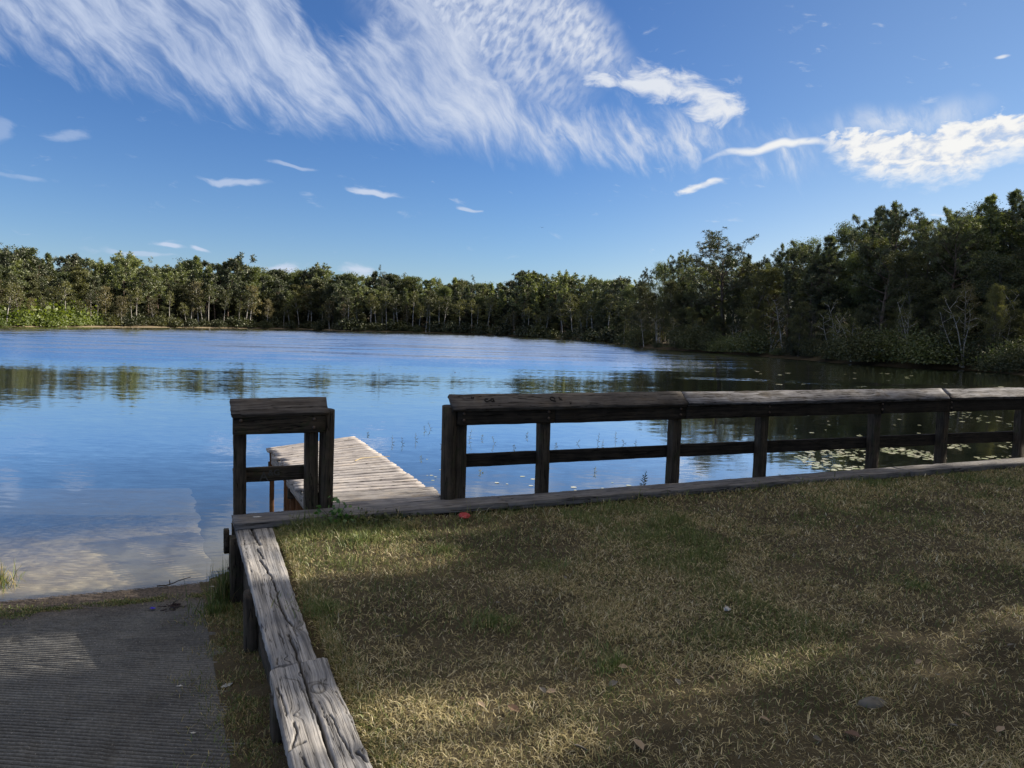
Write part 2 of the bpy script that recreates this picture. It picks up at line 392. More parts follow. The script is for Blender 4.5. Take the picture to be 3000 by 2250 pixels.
# ---------------------------------------------------------------- lay-out of the bank
KA = at(679, 1508, ZK); KB = at(2995, 1340, ZK)          # back edge of the kerb
e1 = (KB - KA); e1[2] = 0; e1 /= np.linalg.norm(e1)      # along the fence, to the right
eb = np.array([-e1[1], e1[0], 0])                        # towards the water
ZS = ZK - 0.055                                          # top of the split planks on the side wall
SA = at(688, 1542, ZS); SB = at(859, 2250, ZS)
e2 = (SB - SA); e2[2] = 0; e2 /= np.linalg.norm(e2)      # along the side wall, towards the camera
en = np.array([-e2[1], e2[0], 0])                        # across the side wall
if en[0] < 0: en = -en                                   # pointing to the lawn
def onfence(px):                                         # point on the kerb's back edge seen at px
    v = ray(px, 1400)
    d = v[:2]; A = np.array([[e1[0], -d[0]], [e1[1], -d[1]]]); s, tt = np.linalg.solve(A, -KA[:2])
    return KA + e1 * s
ZL = ZK - 0.066                                          # lawn level
# ramp plane from three points
r1 = at(0, 1760, 0.0); r2 = at(650, 1700, 0.0); r3 = at(800, 1990, ZK); r3[2] = z_at(r3[0], r3[1], 2190)
nrm = np.cross(r2 - r1, r3 - r1); nrm /= nrm[2]
def ramp_z(x, y): return r1[2] - (nrm[0] * (x - r1[0]) + nrm[1] * (y - r1[1]))

# ---------------------------------------------------------------- ground sheet with the lake basin
shore_px = [(-900, 955), (-400, 956), (0, 958), (300, 959), (500, 960), (900, 965), (1000, 970), (1200, 974), (1400, 980), (1600, 989), (1700, 995), (1790, 1003),
            (1900, 1021), (2100, 1035), (2300, 1050), (2500, 1067), (2640, 1075), (2900, 1087), (3000, 1100)]
SH = []
for px, py in shore_px:
    p = at(max(px, 0) if False else px, py + (0.025 * 0), 0.0); SH.append((p[0], p[1]))
for px, py in []: pass
SH[0] = (-190, 60); SH[1] = (-140, 100)
SH += [(36, 42), (34, 32), (29, 23), (20, 16)]
kr = KA + e1 * 11.5; SH += [(kr[0], kr[1]), (KA[0], KA[1])]
q = SA + e2 * 1.4; SH += [(SA[0], SA[1]), (-2.3, 5.0), (-6, 3.5), (-14, 2), (-30, -2), (-80, -5), (-190, 0)]
SH = np.array(SH)
def sdist(X, Y):
    P = np.stack([X.ravel(), Y.ravel()], -1); A = SH; B = np.roll(SH, -1, 0)
    best = np.full(len(P), 1e9); ins = np.zeros(len(P), bool)
    for a, b in zip(A, B):
        ab = b - a; t = np.clip(((P - a) @ ab) / (ab @ ab), 0, 1)
        d = np.hypot(*(P - a - t[:, None] * ab).T); best = np.minimum(best, d)
        c = ((a[1] > P[:, 1]) != (b[1] > P[:, 1]))
        with np.errstate(all='ignore'):
            xi = (b[0] - a[0]) * (P[:, 1] - a[1]) / (b[1] - a[1]) + a[0]
        ins ^= c & (P[:, 0] < xi)
    return np.where(ins, -best, best).reshape(X.shape)
def ground_z(X, Y):
    s = sdist(X, Y)
    n = fbm(X * .12, Y * .12, 3) - .5
    land = 0.10 + 0.35 * np.minimum(1, np.maximum(s, 0) / 1.5) + 0.075 * np.maximum(0, s - 1.5) * (1 / (1 + np.maximum(0, s - 1.5) * .012)) + n * np.minimum(1.2, np.maximum(s, 0) * .1)
    dist = np.hypot(X, Y)
    land = np.where((s > 0) & (dist < 30), np.minimum(land, 0.45 + np.maximum(0, dist - 14) * .06), land)
    bed = -0.03 + 0.16 * np.maximum(s, -14)
    z = np.where(s > 0, land, bed)
    near = (X > -14) & (X < 12) & (Y > -12) & (Y < 9.5)
    # stay under the ramp and under the lawn
    z = np.where(near & (s > -6), np.minimum(z, ramp_z(X, Y) - 0.12), z)
    return np.minimum(z, np.where(near, .42, 99))
def dirt_mat():
    m, t = newmat('earth_and_leaf_litter')
    oc = t.new('ShaderNodeTexCoord').outputs['Object']
    n = t.noise(oc, .35, 5, .6); f = t.noise(oc, 5.0, 5, .65)
    z = t.sep(oc)[2]
    c = t.mix(t.ss(n, .35, .65), (.045, .035, .022), (.085, .065, .04))
    c = t.mix(t.ss(f, .45, .7), c, (.035, .035, .018))
    xx = t.sep(oc)[0]
    c = t.mix(t.m('MULTIPLY', t.ss(z, .32, .10), t.ss(xx, -5.0, -35.0)), c, (.26, .21, .14))
    c = t.mix(t.ss(z, .0, -.1), c, (.15, .13, .085))
    c = t.mix(t.ss(z, -.3, -1.5), c, (.03, .034, .024))
    principled(t, c, .95, .1, f, .6, .05); return m
s = np.linspace(-1, 1, 360); gx = np.sign(s) * (np.abs(s) ** 2.2) * 420 + s * 12; gy = gx + 12
X, Y = np.meshgrid(gx, gy)
Z = ground_z(X, Y)
link('ground', grid_mesh('ground', X, Y, Z, dirt_mat()))['kind'] = 'structure'

# water
def water_mat():
    m, t = newmat('lake_water')
    oc = t.new('ShaderNodeTexCoord').outputs['Object']
    x, y, z = t.sep(oc)
    rad = t.m('SQRT', t.m('ADD', t.m('MULTIPLY', x, x), t.m('MULTIPLY', y, y)))
    wob = t.noise(t.mapping(oc, sc=(.03, .07, 1)), 1.0, 4, .6)
    zone = t.ss(t.m('ADD', t.m('ADD', y, t.m('MULTIPLY', x, -0.20)), t.m('MULTIPLY', t.m('SUBTRACT', wob, .5), 20.0)), 26.0, 64.0)
    patch = t.m('MULTIPLY', t.ss(t.noise(t.mapping(oc, sc=(.05, .16, 1)), 1.0, 3, .6), .52, .62), t.m('MULTIPLY', t.ss(y, 20.0, 32.0), t.ss(x, 2.0, 8.0)))
    zone = t.m('MAXIMUM', zone, t.m('MULTIPLY', patch, .5))
    def slopes(sc, rot, scale, detail, ampx, ampy, biasy):
        n = t.new('ShaderNodeTexNoise'); t.l.new(t.mapping(oc, rot=(0, 0, R(rot)), sc=sc), n.inputs['Vector']); n.inputs['Scale'].default_value = scale; n.inputs['Detail'].default_value = detail; n.inputs['Roughness'].default_value = .6
        q = t.sep(n.outputs['Color'])
        return t.m('MULTIPLY', t.m('SUBTRACT', q[0], .5), ampx), t.m('MULTIPLY', t.m('SUBTRACT', q[1], .5 + biasy), ampy)
    a1, b1 = slopes((.8, 2.6, 1), 8, 1.0, 4, .020, .034, 0.0)
    a2, b2 = slopes((4., 13., 1), 14, 1.0, 3, .016, .050, 0.0)
    gust = t.ss(t.noise(t.mapping(oc, sc=(.06, .30, 1)), 1.0, 5, .65), .3, .7, .45, 1.25); zone = t.m('MULTIPLY', zone, gust)
    a3, b3 = slopes((2.2, 4.5, 1), -6, 2.6, 3, t.m('MULTIPLY', zone, .16), t.m('MULTIPLY', zone, .50), .32)
    nx = t.m('ADD', t.m('ADD', a1, a2), a3); ny = t.m('ADD', t.m('ADD', b1, b2), b3)
    nrmv = t.new('ShaderNodeVectorMath', operation='NORMALIZE'); t.l.new(t.xyz(nx, ny, 1.0), nrmv.inputs[0]); bn = nrmv
    fr = t.new('ShaderNodeFresnel'); fr.inputs['IOR'].default_value = 1.40; t.l.new(bn.outputs[0], fr.inputs['Normal'])
    gl = t.new('ShaderNodeBsdfGlossy'); gl.inputs['Roughness'].default_value = .045; gl.inputs[0].default_value = (1, 1, 1, 1); t.l.new(bn.outputs[0], gl.inputs['Normal'])
    tr = t.new('ShaderNodeBsdfTransparent'); tr.inputs[0].default_value = (.86, .88, .80, 1)
    mx = t.new('ShaderNodeMixShader'); bf = t.new('ShaderNodeNewGeometry').outputs['Backfacing']
    fac = t.ss2(fr.outputs[0], .18, .42, .20, .95)
    fac = t.m('ADD', t.m('MULTIPLY', fac, t.m('SUBTRACT', 1.0, bf)), t.m('MULTIPLY', bf, .15))
    t.l.new(fac, mx.inputs[0]); t.l.new(tr.outputs[0], mx.inputs[1]); t.l.new(gl.outputs[0], mx.inputs[2])
    t.l.new(mx.outputs[0], t.out.inputs[0]); return m
wx, wy = np.meshgrid(np.linspace(-300, 120, 43), np.linspace(-40, 260, 31))
link('lake_water', grid_mesh('lake_water', wx, wy, wx * 0, water_mat()))['kind'] = 'structure'

# ---------------------------------------------------------------- ramp with grooves
gd = np.array([1, -0.17, 0.]); gd /= np.linalg.norm(gd)
EA = at(640, 1750, 0.08); EB = at(762, 2250, 0.42)
ea = EB - EA; ea[2] = 0; ea /= np.linalg.norm(ea)
def ramp_mat():
    m, t = newmat('grooved_concrete')
    oc = t.new('ShaderNodeTexCoord').outputs['Object']
    z = t.sep(oc)[2]
    a = t.new('ShaderNodeVertexColor'); a.layer_name = 'col'; g = t.sep(a.outputs[0])[0]
    n = t.noise(oc, 2.0, 5, .6); f = t.noise(oc, 60, 3, .6); sp = t.noise(oc, 160, 2, .5)
    c = t.mix(t.ss(n, .25, .75), (.09, .09, .09), (.155, .155, .15))
    c = t.mul(c, t.mix(t.ss(f, .3, .7), (.75, .75, .75), (1.2, 1.2, 1.2)))
    c = t.mix(t.m('MULTIPLY', t.ss(g, .95, .15), .93), c, (.022, .020, .017))
    c = t.mix(t.ss(sp, .68, .74), c, (.45, .42, .38))
    wet = t.m('MULTIPLY', t.ss(z, .13, .02), t.ss(z, -.03, .0))
    c = t.mix(t.m('MULTIPLY', wet, .75), c, t.mix(t.ss(f, .4, .6), (.055, .04, .028), (.15, .11, .08)))
    c = t.mix(t.ss(z, .0, -.04), c, t.mix(t.ss(n, .4, .6), (.50, .40, .27), (.66, .54, .38)))
    c = t.mix(t.ss(z, -.15, -.62), c, (.125, .115, .082))
    principled(t, c, .85, .3, t.m('ADD', f, sp), .5, .004); return m
T = np.concatenate([np.arange(-10, -5.5, 0.03), np.arange(-5.5, 5.6, 0.0058)])
Wd = np.concatenate([np.linspace(0, .3, 8)[:-1], np.linspace(.3, 7.5, 78)])
TT, WW = np.meshgrid(T, Wd, indexing='ij')
edgej = (fbm(TT * 2.0, TT * 0 + 3, 5) - .5) * .14
PX_ = EA[0] + ea[0] * TT - gd[0] * (WW + edgej * np.maximum(0, 1 - WW)); PY_ = EA[1] + ea[1] * TT - gd[1] * (WW + edgej)
s_t = PX_ * 0.17 / 1.0143 + PY_ / 1.0143 * 1.0 + (fbm(PX_ * 3, PY_ * 1.2, 9) - .5) * .03 + (vn(PX_ * 17, PY_ * 5, 4) - .5) * .006
ph = (s_t / 0.0335) % 1.0
gro = 0.5 - 0.5 * np.cos(2 * np.pi * ph); gro = np.clip(gro * 1.6 - .3, 0, 1)
worn = np.clip(fbm(PX_ * 1.5, PY_ * 1.5, 21) * 1.4 + .15, .6, 1) * np.clip(WW / .35 + .1, 0, 1)
chip = (vn(PX_ * 40, PY_ * 40, 31) > .86)
RZ = ramp_z(PX_, PY_) + (gro - 1) * .022 * worn + (vn(PX_ * 60, PY_ * 90, 6) - .5) * .003 - chip * .004
RC = np.stack([1 - (1 - gro) * worn, gro * 0, gro * 0], -1).reshape(-1, 3)
link('boat_ramp', grid_mesh('boat_ramp', PX_, PY_, RZ, ramp_mat(), RC, False))['kind'] = 'structure'

# strip of earth between the ramp and the side wall, and the lawn
def soil_mat():
    m, t = newmat('lawn_soil')
    oc = t.new('ShaderNodeTexCoord').outputs['Object']
    n = t.noise(oc, 1.3, 5, .6); f = t.noise(oc, 120, 5, .7)
    c = t.mix(t.ss(n, .35, .65), (.055, .045, .028), (.11, .09, .055))
    c = t.mix(t.ss(f, .35, .7), c, (.035, .03, .02))
    principled(t, c, .95, .1, f, .4, .01); return m
SOIL = soil_mat()
a_, b_ = np.meshgrid(np.linspace(-.9, 7.5, 200), np.linspace(-.12, .75, 26))
vx = EA[0] + ea[0] * a_ + en[0] * b_; vy = EA[1] + ea[1] * a_ + en[1] * b_
vz = ramp_z(vx, vy) + .012 + (fbm(vx * 9, vy * 9, 2) - .5) * .05 + np.clip(b_, -.12, .4) * .10
link('verge', grid_mesh('verge', vx, vy, vz, SOIL))['kind'] = 'structure'
def lawn_z(x, y): return ZL + (fbm(x * .7, y * .7, 11) - .5) * .06 + (fbm(x * 4, y * 4, 12) - .5) * .022 - .075 * np.clip(1 - ((x - SA[0]) * en[0] + (y - SA[1]) * en[1] - .20) / .22, 0, 1)
LC = SA + en * .16; LC = np.array([LC[0], LC[1], 0])
# corner of lawn: on the front edge line of the kerb
a_, b_ = np.meshgrid(np.concatenate([np.linspace(0, 12, 260), np.linspace(12.2, 45, 60)]), np.concatenate([np.linspace(-.05, 8, 190), np.linspace(8.2, 40, 50)]))
KF = KA - eb * .12
lx = KF[0] + e1[0] * a_ + e2[0] * b_ + en[0] * .13; ly = KF[1] + e1[1] * a_ + e2[1] * b_ + en[1] * .13
link('lawn', grid_mesh('lawn', lx, ly, lawn_z(lx, ly), SOIL))['kind'] = 'structure'

# ---------------------------------------------------------------- planks and posts
def plank_mesh(name, L, Wd_, T_, mat, seed=0, wear=.003, seg=None, taper=None):
    """x along the length from 0 to L, y across, top face at z = 0"""
    seg = seg or max(4, int(L / .07)); r = min(.008, T_ * .25)
    prof = []
    for (cx, cy, a0) in ((Wd_ / 2 - r, -r, 0), (-Wd_ / 2 + r, -r, 90), (-Wd_ / 2 + r, -T_ + r, 180), (Wd_ / 2 - r, -T_ + r, 270)):
        for k in range(3): a = R(a0 + 45 * k); prof.append((cx + r * math.cos(a), cy + r * math.sin(a)))
    # extra points on the top face
    prof = prof[:3] + [(Wd_ * f, 0) for f in (.25, 0, -.25)] + prof[3:]
    prof = np.array(prof); n = len(prof)
    xs = np.linspace(0, L, seg + 1)
    V = np.zeros((seg + 1, n, 3)); V[:, :, 0] = xs[:, None]; V[:, :, 1] = prof[None, :, 0]; V[:, :, 2] = prof[None, :, 1]
    k = np.arange(n)[None, :].repeat(seg + 1, 0)
    xx = xs[:, None].repeat(n, 1)
    V[:, :, 1] += (fbm(xx * 7 + seed, k * 3.1, seed) - .5) * wear * 3
    V[:, :, 2] += (fbm(xx * 7 + seed, k * 3.1 + 50, seed + 5) - .5) * wear * 3
    V[0, :, 0] += (fbm(k[0] * .8, k[0] * 0 + seed, seed) - .5) * wear * 5; V[-1, :, 0] += (fbm(k[0] * .8, k[0] * 0 + seed, seed + 2) - .5) * wear * 5
    idx = np.arange((seg + 1) * n).reshape(seg + 1, n)
    j2 = np.roll(np.arange(n), -1)
    q = np.stack([idx[:-1], idx[1:], idx[1:][:, j2], idx[:-1][:, j2]], -1).reshape(-1, 4)
    V = V.reshape(-1, 3)
    c0 = len(V); V = np.vstack([V, [[0, 0, -T_ / 2], [L, 0, -T_ / 2]]])
    t3 = [(c0, idx[0][j], idx[0][(j + 1) % n]) for j in range(n)] + [(c0 + 1, idx[-1][(j + 1) % n], idx[-1][j]) for j in range(n)]
    return mesh(name, V, q, np.array(t3), mat)
_pseed = [0]
def plank(name, p0, p1, ydir, W_, T_, mat, parent, wear=.003):
    _pseed[0] += 1
    p0 = Vector([float(v) for v in p0]); p1 = Vector([float(v) for v in p1]); L = (p1 - p0).length
    me = plank_mesh(name, L, W_, T_, mat, _pseed[0], wear)
    return link(name, me, parent, frame(p0, p1 - p0, [float(v) for v in ydir]))
def post(name, base, z0, z1, w, mat, parent, lean=(0, 0), face=None):
    # square post centred on base; its plank x axis is vertical
    f = eb if face is None else face
    p0 = Vector((base[0], base[1], z0)); p1 = Vector((base[0] + lean[0], base[1] + lean[1], z1))
    _pseed[0] += 1
    me = plank_mesh(name, (p1 - p0).length, w, w, mat, _pseed[0], .004)
    me.transform(Matrix.Translation((0, 0, w / 2)))
    return link(name, me, parent, frame(p0, p1 - p0, [float(v) for v in f]))
def cyl_mesh(name, L, r, mat, seed=0, seg=22, sides=18, top=0.0):
    th = np.linspace(0, 2 * np.pi, sides, endpoint=False)
    xs = np.linspace(0, L, seg + 1)
    X_, TH = np.meshgrid(xs, th, indexing='ij')
    rr = r * (1 + (fbm(X_ * 3, TH * 2.0, seed) - .5) * .12)
    V = np.stack([X_ + (X_ == L) * top * np.cos(TH), rr * np.cos(TH), rr * np.sin(TH)], -1).reshape(-1, 3)
    idx = np.arange((seg + 1) * sides).reshape(seg + 1, sides); j2 = np.roll(np.arange(sides), -1)
    q = np.stack([idx[:-1], idx[:-1][:, j2], idx[1:][:, j2], idx[1:]], -1).reshape(-1, 4)
    c0 = len(V); V = np.vstack([V, [[0, 0, 0], [L, 0, 0]]])
    t3 = [(c0, idx[0][(j + 1) % sides], idx[0][j]) for j in range(sides)] + [(c0 + 1, idx[-1][j], idx[-1][(j + 1) % sides]) for j in range(sides)]
    return mesh(name, V, q, np.array(t3), mat, smooth=True)
def pile(name, base, z0, z1, r, mat, parent, lean=(0, 0)):
    _pseed[0] += 1
    p0 = Vector((base[0], base[1], z0)); p1 = Vector((base[0] + lean[0], base[1] + lean[1], z1))
    return link(name, cyl_mesh(name, (p1 - p0).length, r, mat, _pseed[0], top=.008), parent, frame(p0, p1 - p0, [float(v) for v in eb]))
METAL = plain('rusty_bolt_metal', (.16, .12, .10), .5, .5, metal=.8)
def bolt(P, parent, n, r=.014):
    m = cyl_mesh('bolt', .012, r, METAL, 3, 2, 10)
    return link('bolt', m, parent, frame(Vector([float(v) for v in P]), [float(v) for v in n], (0, 0, 1)))

def fascia_like(name, pxa, pxb, top_y, bot_y, shift, T_, mat, parent, wear=.003):
    """upright board between two pixel columns; top_y/bot_y are photo rows at both ends, shift is towards the camera"""
    A = onfence(pxa) - eb * shift; B = onfence(pxb) - eb * shift
    za0, za1 = z_at(A[0], A[1], bot_y[0]), z_at(A[0], A[1], top_y[0])
    zb0, zb1 = z_at(B[0], B[1], bot_y[1]), z_at(B[0], B[1], top_y[1])
    W_ = ((za1 - za0) + (zb1 - zb0)) / 2
    A[2] = (za0 + za1) / 2; B[2] = (zb0 + zb1) / 2
    return plank(name, A, B, (0, 0, 1), W_, T_, mat, parent, wear)
def cap_board(name, pxa, pxb, top_y, bot_y, shift, mat, parent, W_=.185, T_=.042):
    """slanting board on top of the rail; its high edge is at the back"""
    A = onfence(pxa) - eb * shift; B = onfence(pxb) - eb * shift
    P = []
    ti = []
    for Q, ty, by in ((A, top_y[0], bot_y[0]), (B, top_y[1], bot_y[1])):
        zt, zb = z_at(Q[0], Q[1], ty), z_at(Q[0], Q[1], by)
        ti.append(zt - zb); P.append(np.array([Q[0], Q[1], (zt + zb) / 2]))
    sn = min(.86, max(.3, (sum(ti) / 2 - .012) / W_)); cs = math.sqrt(1 - sn * sn)
    y = np.array([eb[0] * cs, eb[1] * cs, sn])
    return plank(name, P[0], P[1], y, W_, T_, mat, parent, .006)

PW = .105
# left railing by the ramp corner
tl = thing('wooden_railing', onfence(800), 'short dark timber railing at the corner between boat ramp and dock, with slanted top board', 'railing')
sh = -.06
pa = onfence(704) - eb * sh; pb = onfence(914) - eb * sh
post('post', pa, -.5, z_at(pa[0], pa[1], 1222), PW - .01, W_DARK, tl, (.0, 0))
post('post', pb, -.5, z_at(pb[0], pb[1], 1222), PW, W_DARK, tl)
pc = onfence(951) - eb * sh
pile('round_post', pc, -.6, z_at(pc[0], pc[1], 1200), .062, W_DARK, tl, (.03, 0))
f1 = fascia_like('top_rail', 683, 949, (1220, 1210), (1274, 1268), -.06 + PW / 2 + .045, .04, W_DARK, tl)
rail0 = fascia_like('lower_rail', 686, 905, (1374, 1362), (1416, 1404), -.06 - PW / 2 - .002, .04, W_DARK, tl)
cap_board('cap_board', 677, 958, (1167, 1161), (1214, 1206), .005, W_CAP, tl)
for px, py in ((918, 1228), (917, 1252)):
    P = onfence(px) - eb * (-.06 + PW / 2 + .043); P[2] = z_at(P[0], P[1], py); bolt(P, tl, -eb)
P = onfence(705) - eb * (-.06 + PW / 2 + .043); P[2] = z_at(P[0], P[1], 1232); bolt(P, tl, -eb)

# long railing on the right
tr_ = thing('wooden_railing', onfence(2100), 'long dark timber railing above the lily pads, with slanted weathered top boards', 'railing')
posts = [(1351, 1240), (1597, 1225), (1979, 1215), (2236, 1210), (2563, 1200), (2763, 1195), (2990, 1188), (3190, 1180), (3420, 1172)]
for px, py in posts:
    Q = onfence(px) - eb * sh; post('post', Q, -.6, z_at(Q[0], Q[1], py - 8), PW, W_DARK, tr_, (random.uniform(-.006, .006), 0))
Q = onfence(1316) - eb * (-.03); pile('round_post', Q, -.6, z_at(Q[0], Q[1], 1190), .068, W_DARK, tr_, (0, 0))
F_ = -.06 + PW / 2 + .045
for a, b, ty, by in ((1334, 1615, (1197, 1190), (1247, 1240)), (1617, 1994, (1190, 1181), (1240, 1228.5)), (1997, 2562, (1181, 1171), (1228, 1212)), (2566, 2764, (1171, 1166), (1212, 1206)), (2767, 3460, (1166, 1152), (1206, 1186))):
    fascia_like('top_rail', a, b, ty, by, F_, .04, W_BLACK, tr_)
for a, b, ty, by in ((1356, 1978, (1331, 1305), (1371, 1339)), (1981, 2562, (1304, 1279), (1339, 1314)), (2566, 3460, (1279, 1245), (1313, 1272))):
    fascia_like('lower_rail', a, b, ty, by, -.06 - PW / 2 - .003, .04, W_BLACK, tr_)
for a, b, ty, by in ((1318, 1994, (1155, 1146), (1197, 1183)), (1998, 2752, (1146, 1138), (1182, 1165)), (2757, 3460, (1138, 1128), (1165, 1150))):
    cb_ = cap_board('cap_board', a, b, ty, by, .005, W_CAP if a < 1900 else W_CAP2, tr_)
    if a == 1318: board0 = cb_

for px in (1351, 1597, 1979, 2236, 2563, 2763, 2990):
    for f_ in (.3, .7):
        P = onfence(px) - eb * (F_ + .001); yt = np.interp(px, (1334, 3460), (1198, 1152)); yb = np.interp(px, (1334, 3460), (1246, 1186)); P[2] = z_at(P[0], P[1], yt + (yb - yt) * f_); bolt(P, tr_, -eb, .012)
def carve(txt, board, x, y, size, mat, rot=0.0, name='carving'):
    c = bpy.data.curves.new(name, 'FONT'); c.body = txt; c.size = size; c.extrude = .004; c.offset = .0008
    t_ = bpy.data.objects.new('t', c); col.objects.link(t_); bpy.context.view_layer.update()
    me = bpy.data.meshes.new_from_object(t_.evaluated_get(bpy.context.evaluated_depsgraph_get())); bpy.data.objects.remove(t_); me.name = name
    me.materials.clear(); me.materials.append(mat)
    o = bpy.data.objects.new(name, me); col.objects.link(o); o.parent = board; o.matrix_local = Matrix.Translation((x, y, .004)) @ Matrix.Rotation(rot, 4, 'Z'); return o
CARVE = plain('carved_dark_line', (.02, .017, .015), .9); CHALK = plain('faint_chalk', (.075, .072, .066), .9)
def dx_(px, px0): return float(np.linalg.norm(onfence(px) - onfence(px0)))
carve('C-G', board0, dx_(1413, 1318), -.015, .058, CARVE); carve('3o', board0, dx_(1378, 1318), .03, .026, CARVE); carve('Q', board0, dx_(1604, 1318), -.02, .075, CARVE, .1); carve('k', board0, dx_(1630, 1318), -.01, .06, CARVE, -.1); carve('V', board0, dx_(1654, 1318), -.06, .035, CARVE, -.5)
carve('A', rail0, dx_(764, 686), -.05, .105, CHALK, .0, 'chalk_mark'); carve('&G', rail0, dx_(790, 686), -.012, .07, CHALK, .0, 'chalk_mark')
# kerb along the fence
tk = thing('timber_kerb', KA + e1 * 4, 'grey timber kerb of flat boards along the foot of both railings', 'kerb')
def kp(px): Q = onfence(px) - eb * .145; Q[2] = ZK; return Q
k0 = kp(679); kj = [kp(1452), kp(2604)]; k3 = kp(2995) + e1 * 5
plank('kerb_board', k0, kj[0], eb, .29, .055, W_KERB, tk, .004)
plank('kerb_board', kj[0] + e1 * .006 - np.array([0, 0, .004]), kj[1], eb, .28, .065, W_KERB, tk, .004)
plank('kerb_board', kj[1] + e1 * .006, k3, eb, .285, .065, W_KERB, tk, .004)
rv = KA - eb * .03; 
for zt, zb in ((ZK - .067, ZK - .30), (ZK - .305, ZK - .54), (ZK - .545, ZK - .78), (ZK - .785, ZK - 1.1)):
    a = rv.copy(); a[2] = (zt + zb) / 2; b = rv + e1 * 12; b[2] = a[2]
    plank('wall_board', a, b, (0, 0, 1), zt - zb, .05, W_DARK, tk)

# side wall: split planks on posts
def hero_plank(name, quad, ztop, T_, cracks, knots, parent, seed, extra=0.0):
    """quad: far-left, far-right, near-right, near-left in photo pixels on the plane ztop"""
    FL, FR, NR, NL = [at(px, py, ztop) for px, py in quad]
    if extra:
        NL = NL + (NL - FL) / np.linalg.norm(NL - FL) * extra; NR = NR + (NR - FR) / np.linalg.norm(NR - FR) * extra
    x = (NL + NR - FL - FR) / 2; L = np.linalg.norm(x); x /= L; y = np.array([-x[1], x[0], 0])
    o = (FL + FR) / 2
    Wm = (np.linalg.norm(FL - FR) + np.linalg.norm(NL - NR)) / 2
    def loc(P): d = P - o; return np.array([d @ x, d @ y])
    l4 = [loc(P) for P in (FL, FR, NR, NL)]
    nu = int(L / .0055); nv = int(Wm / .0048)
    U, Vv = np.meshgrid(np.linspace(0, 1, nu), np.linspace(0, 1, nv), indexing='ij')
    def bl(k): return (l4[0][k] * (1 - Vv) + l4[1][k] * Vv) * (1 - U) + (l4[3][k] * (1 - Vv) + l4[2][k] * Vv) * U
    Xl, Yl = bl(0), bl(1)
    ed = (fbm(Xl * 5, Vv * 0 + (Vv > .5) * 9., seed) - .5) * .012 + (fbm(Xl * 22, (Vv > .5) * 9., seed + 3) - .5) * .007
    Yl = Yl + ed * np.abs(Vv - .5) * 2
    endj = (fbm(Vv * 6, U * 0, seed + 8) - .5) * .03
    Xl = Xl + endj * (np.abs(U - .5) * 2) ** 30
    Z = (fbm(Xl * 2.0, Yl * 70, seed + 1) - .5) * .006 + (fbm(Xl * 4, Yl * 14, seed + 2) - .5) * .010
    rim = np.minimum(Vv, 1 - Vv) * Wm; Z -= .006 * np.exp(-rim / .006)
    dark = np.ones_like(Z); kn = np.zeros_like(Z)
    for pts, w, dp in cracks:
        Q = [loc(at(px, py, ztop)) for px, py in pts]
        d = np.full(Z.shape, 9.)
        jx = (fbm(Xl * 20, Yl * 3, seed + 4) - .5) * .016
        for a, b in zip(Q[:-1], Q[1:]):
            ab = b - a; tt = np.clip(((Xl - a[0]) * ab[0] + (Yl - a[1]) * ab[1]) / (ab @ ab), 0, 1)
            d = np.minimum(d, np.hypot(Xl - a[0] - tt * ab[0] , Yl + jx - a[1] - tt * ab[1]))
        e = np.exp(-(d / w) ** 2); Z -= dp * e; dark = np.minimum(dark, 1 - e)
    for (px, py), r in knots:
        c = loc(at(px, py, ztop)); d = np.hypot((Xl - c[0]) / 1.5, Yl - c[1])
        Z += .004 * np.exp(-(d / r) ** 2) - .006 * np.exp(-((d - r) / (r * .18)) ** 2)
        kn += .25 * np.exp(-(d / (r * 2.0)) ** 2)
        dark = np.minimum(dark, 1 - .6 * np.exp(-((d - r) / (r * .2)) ** 2))
    n = U.shape
    top = np.stack([Xl, Yl, Z], -1).reshape(-1, 3)
    idx = np.arange(n[0] * n[1]).reshape(n)
    q = [np.stack([idx[:-1, :-1], idx[1:, :-1], idx[1:, 1:], idx[:-1, 1:]], -1).reshape(-1, 4)]
    ring = np.concatenate([idx[:, 0], idx[-1, 1:], idx[-2::-1, -1], idx[0, -2:0:-1]])
    bot = top[ring].copy(); bot[:, 2] = -T_
    b0 = len(top); rb = np.arange(len(ring)) + b0; r2 = np.roll(ring, -1); rb2 = np.roll(rb, -1)
    q.append(np.stack([ring, rb, rb2, r2], -1))
    V = np.vstack([top, bot]); c = np.ones((len(V), 3)); c[:len(top), 0] = dark.ravel(); c[:len(top), 1] = kn.ravel() ; c[len(top):, 1] = 0
    me = mesh(name, V, np.vstack(q), None, W_HERO, c, True)
    if me.polygons[0].normal.z < 0: me.flip_normals()
    # close the underside
    m = Matrix.Identity(4)
    for j in range(3): m[j][0] = x[j]; m[j][1] = y[j]; m[j][2] = (0, 0, 1)[j]; m[j][3] = o[j]
    return link(name, me, parent, m)
def z4(*p): return [(500 + a / 2.074, 1450 + b / 2.074) for a, b in p]
tw = thing('side_wall', SA + e2 * 1.5 + en * .14, 'low retaining wall of split grey planks on dark posts beside the boat ramp', 'retaining wall')
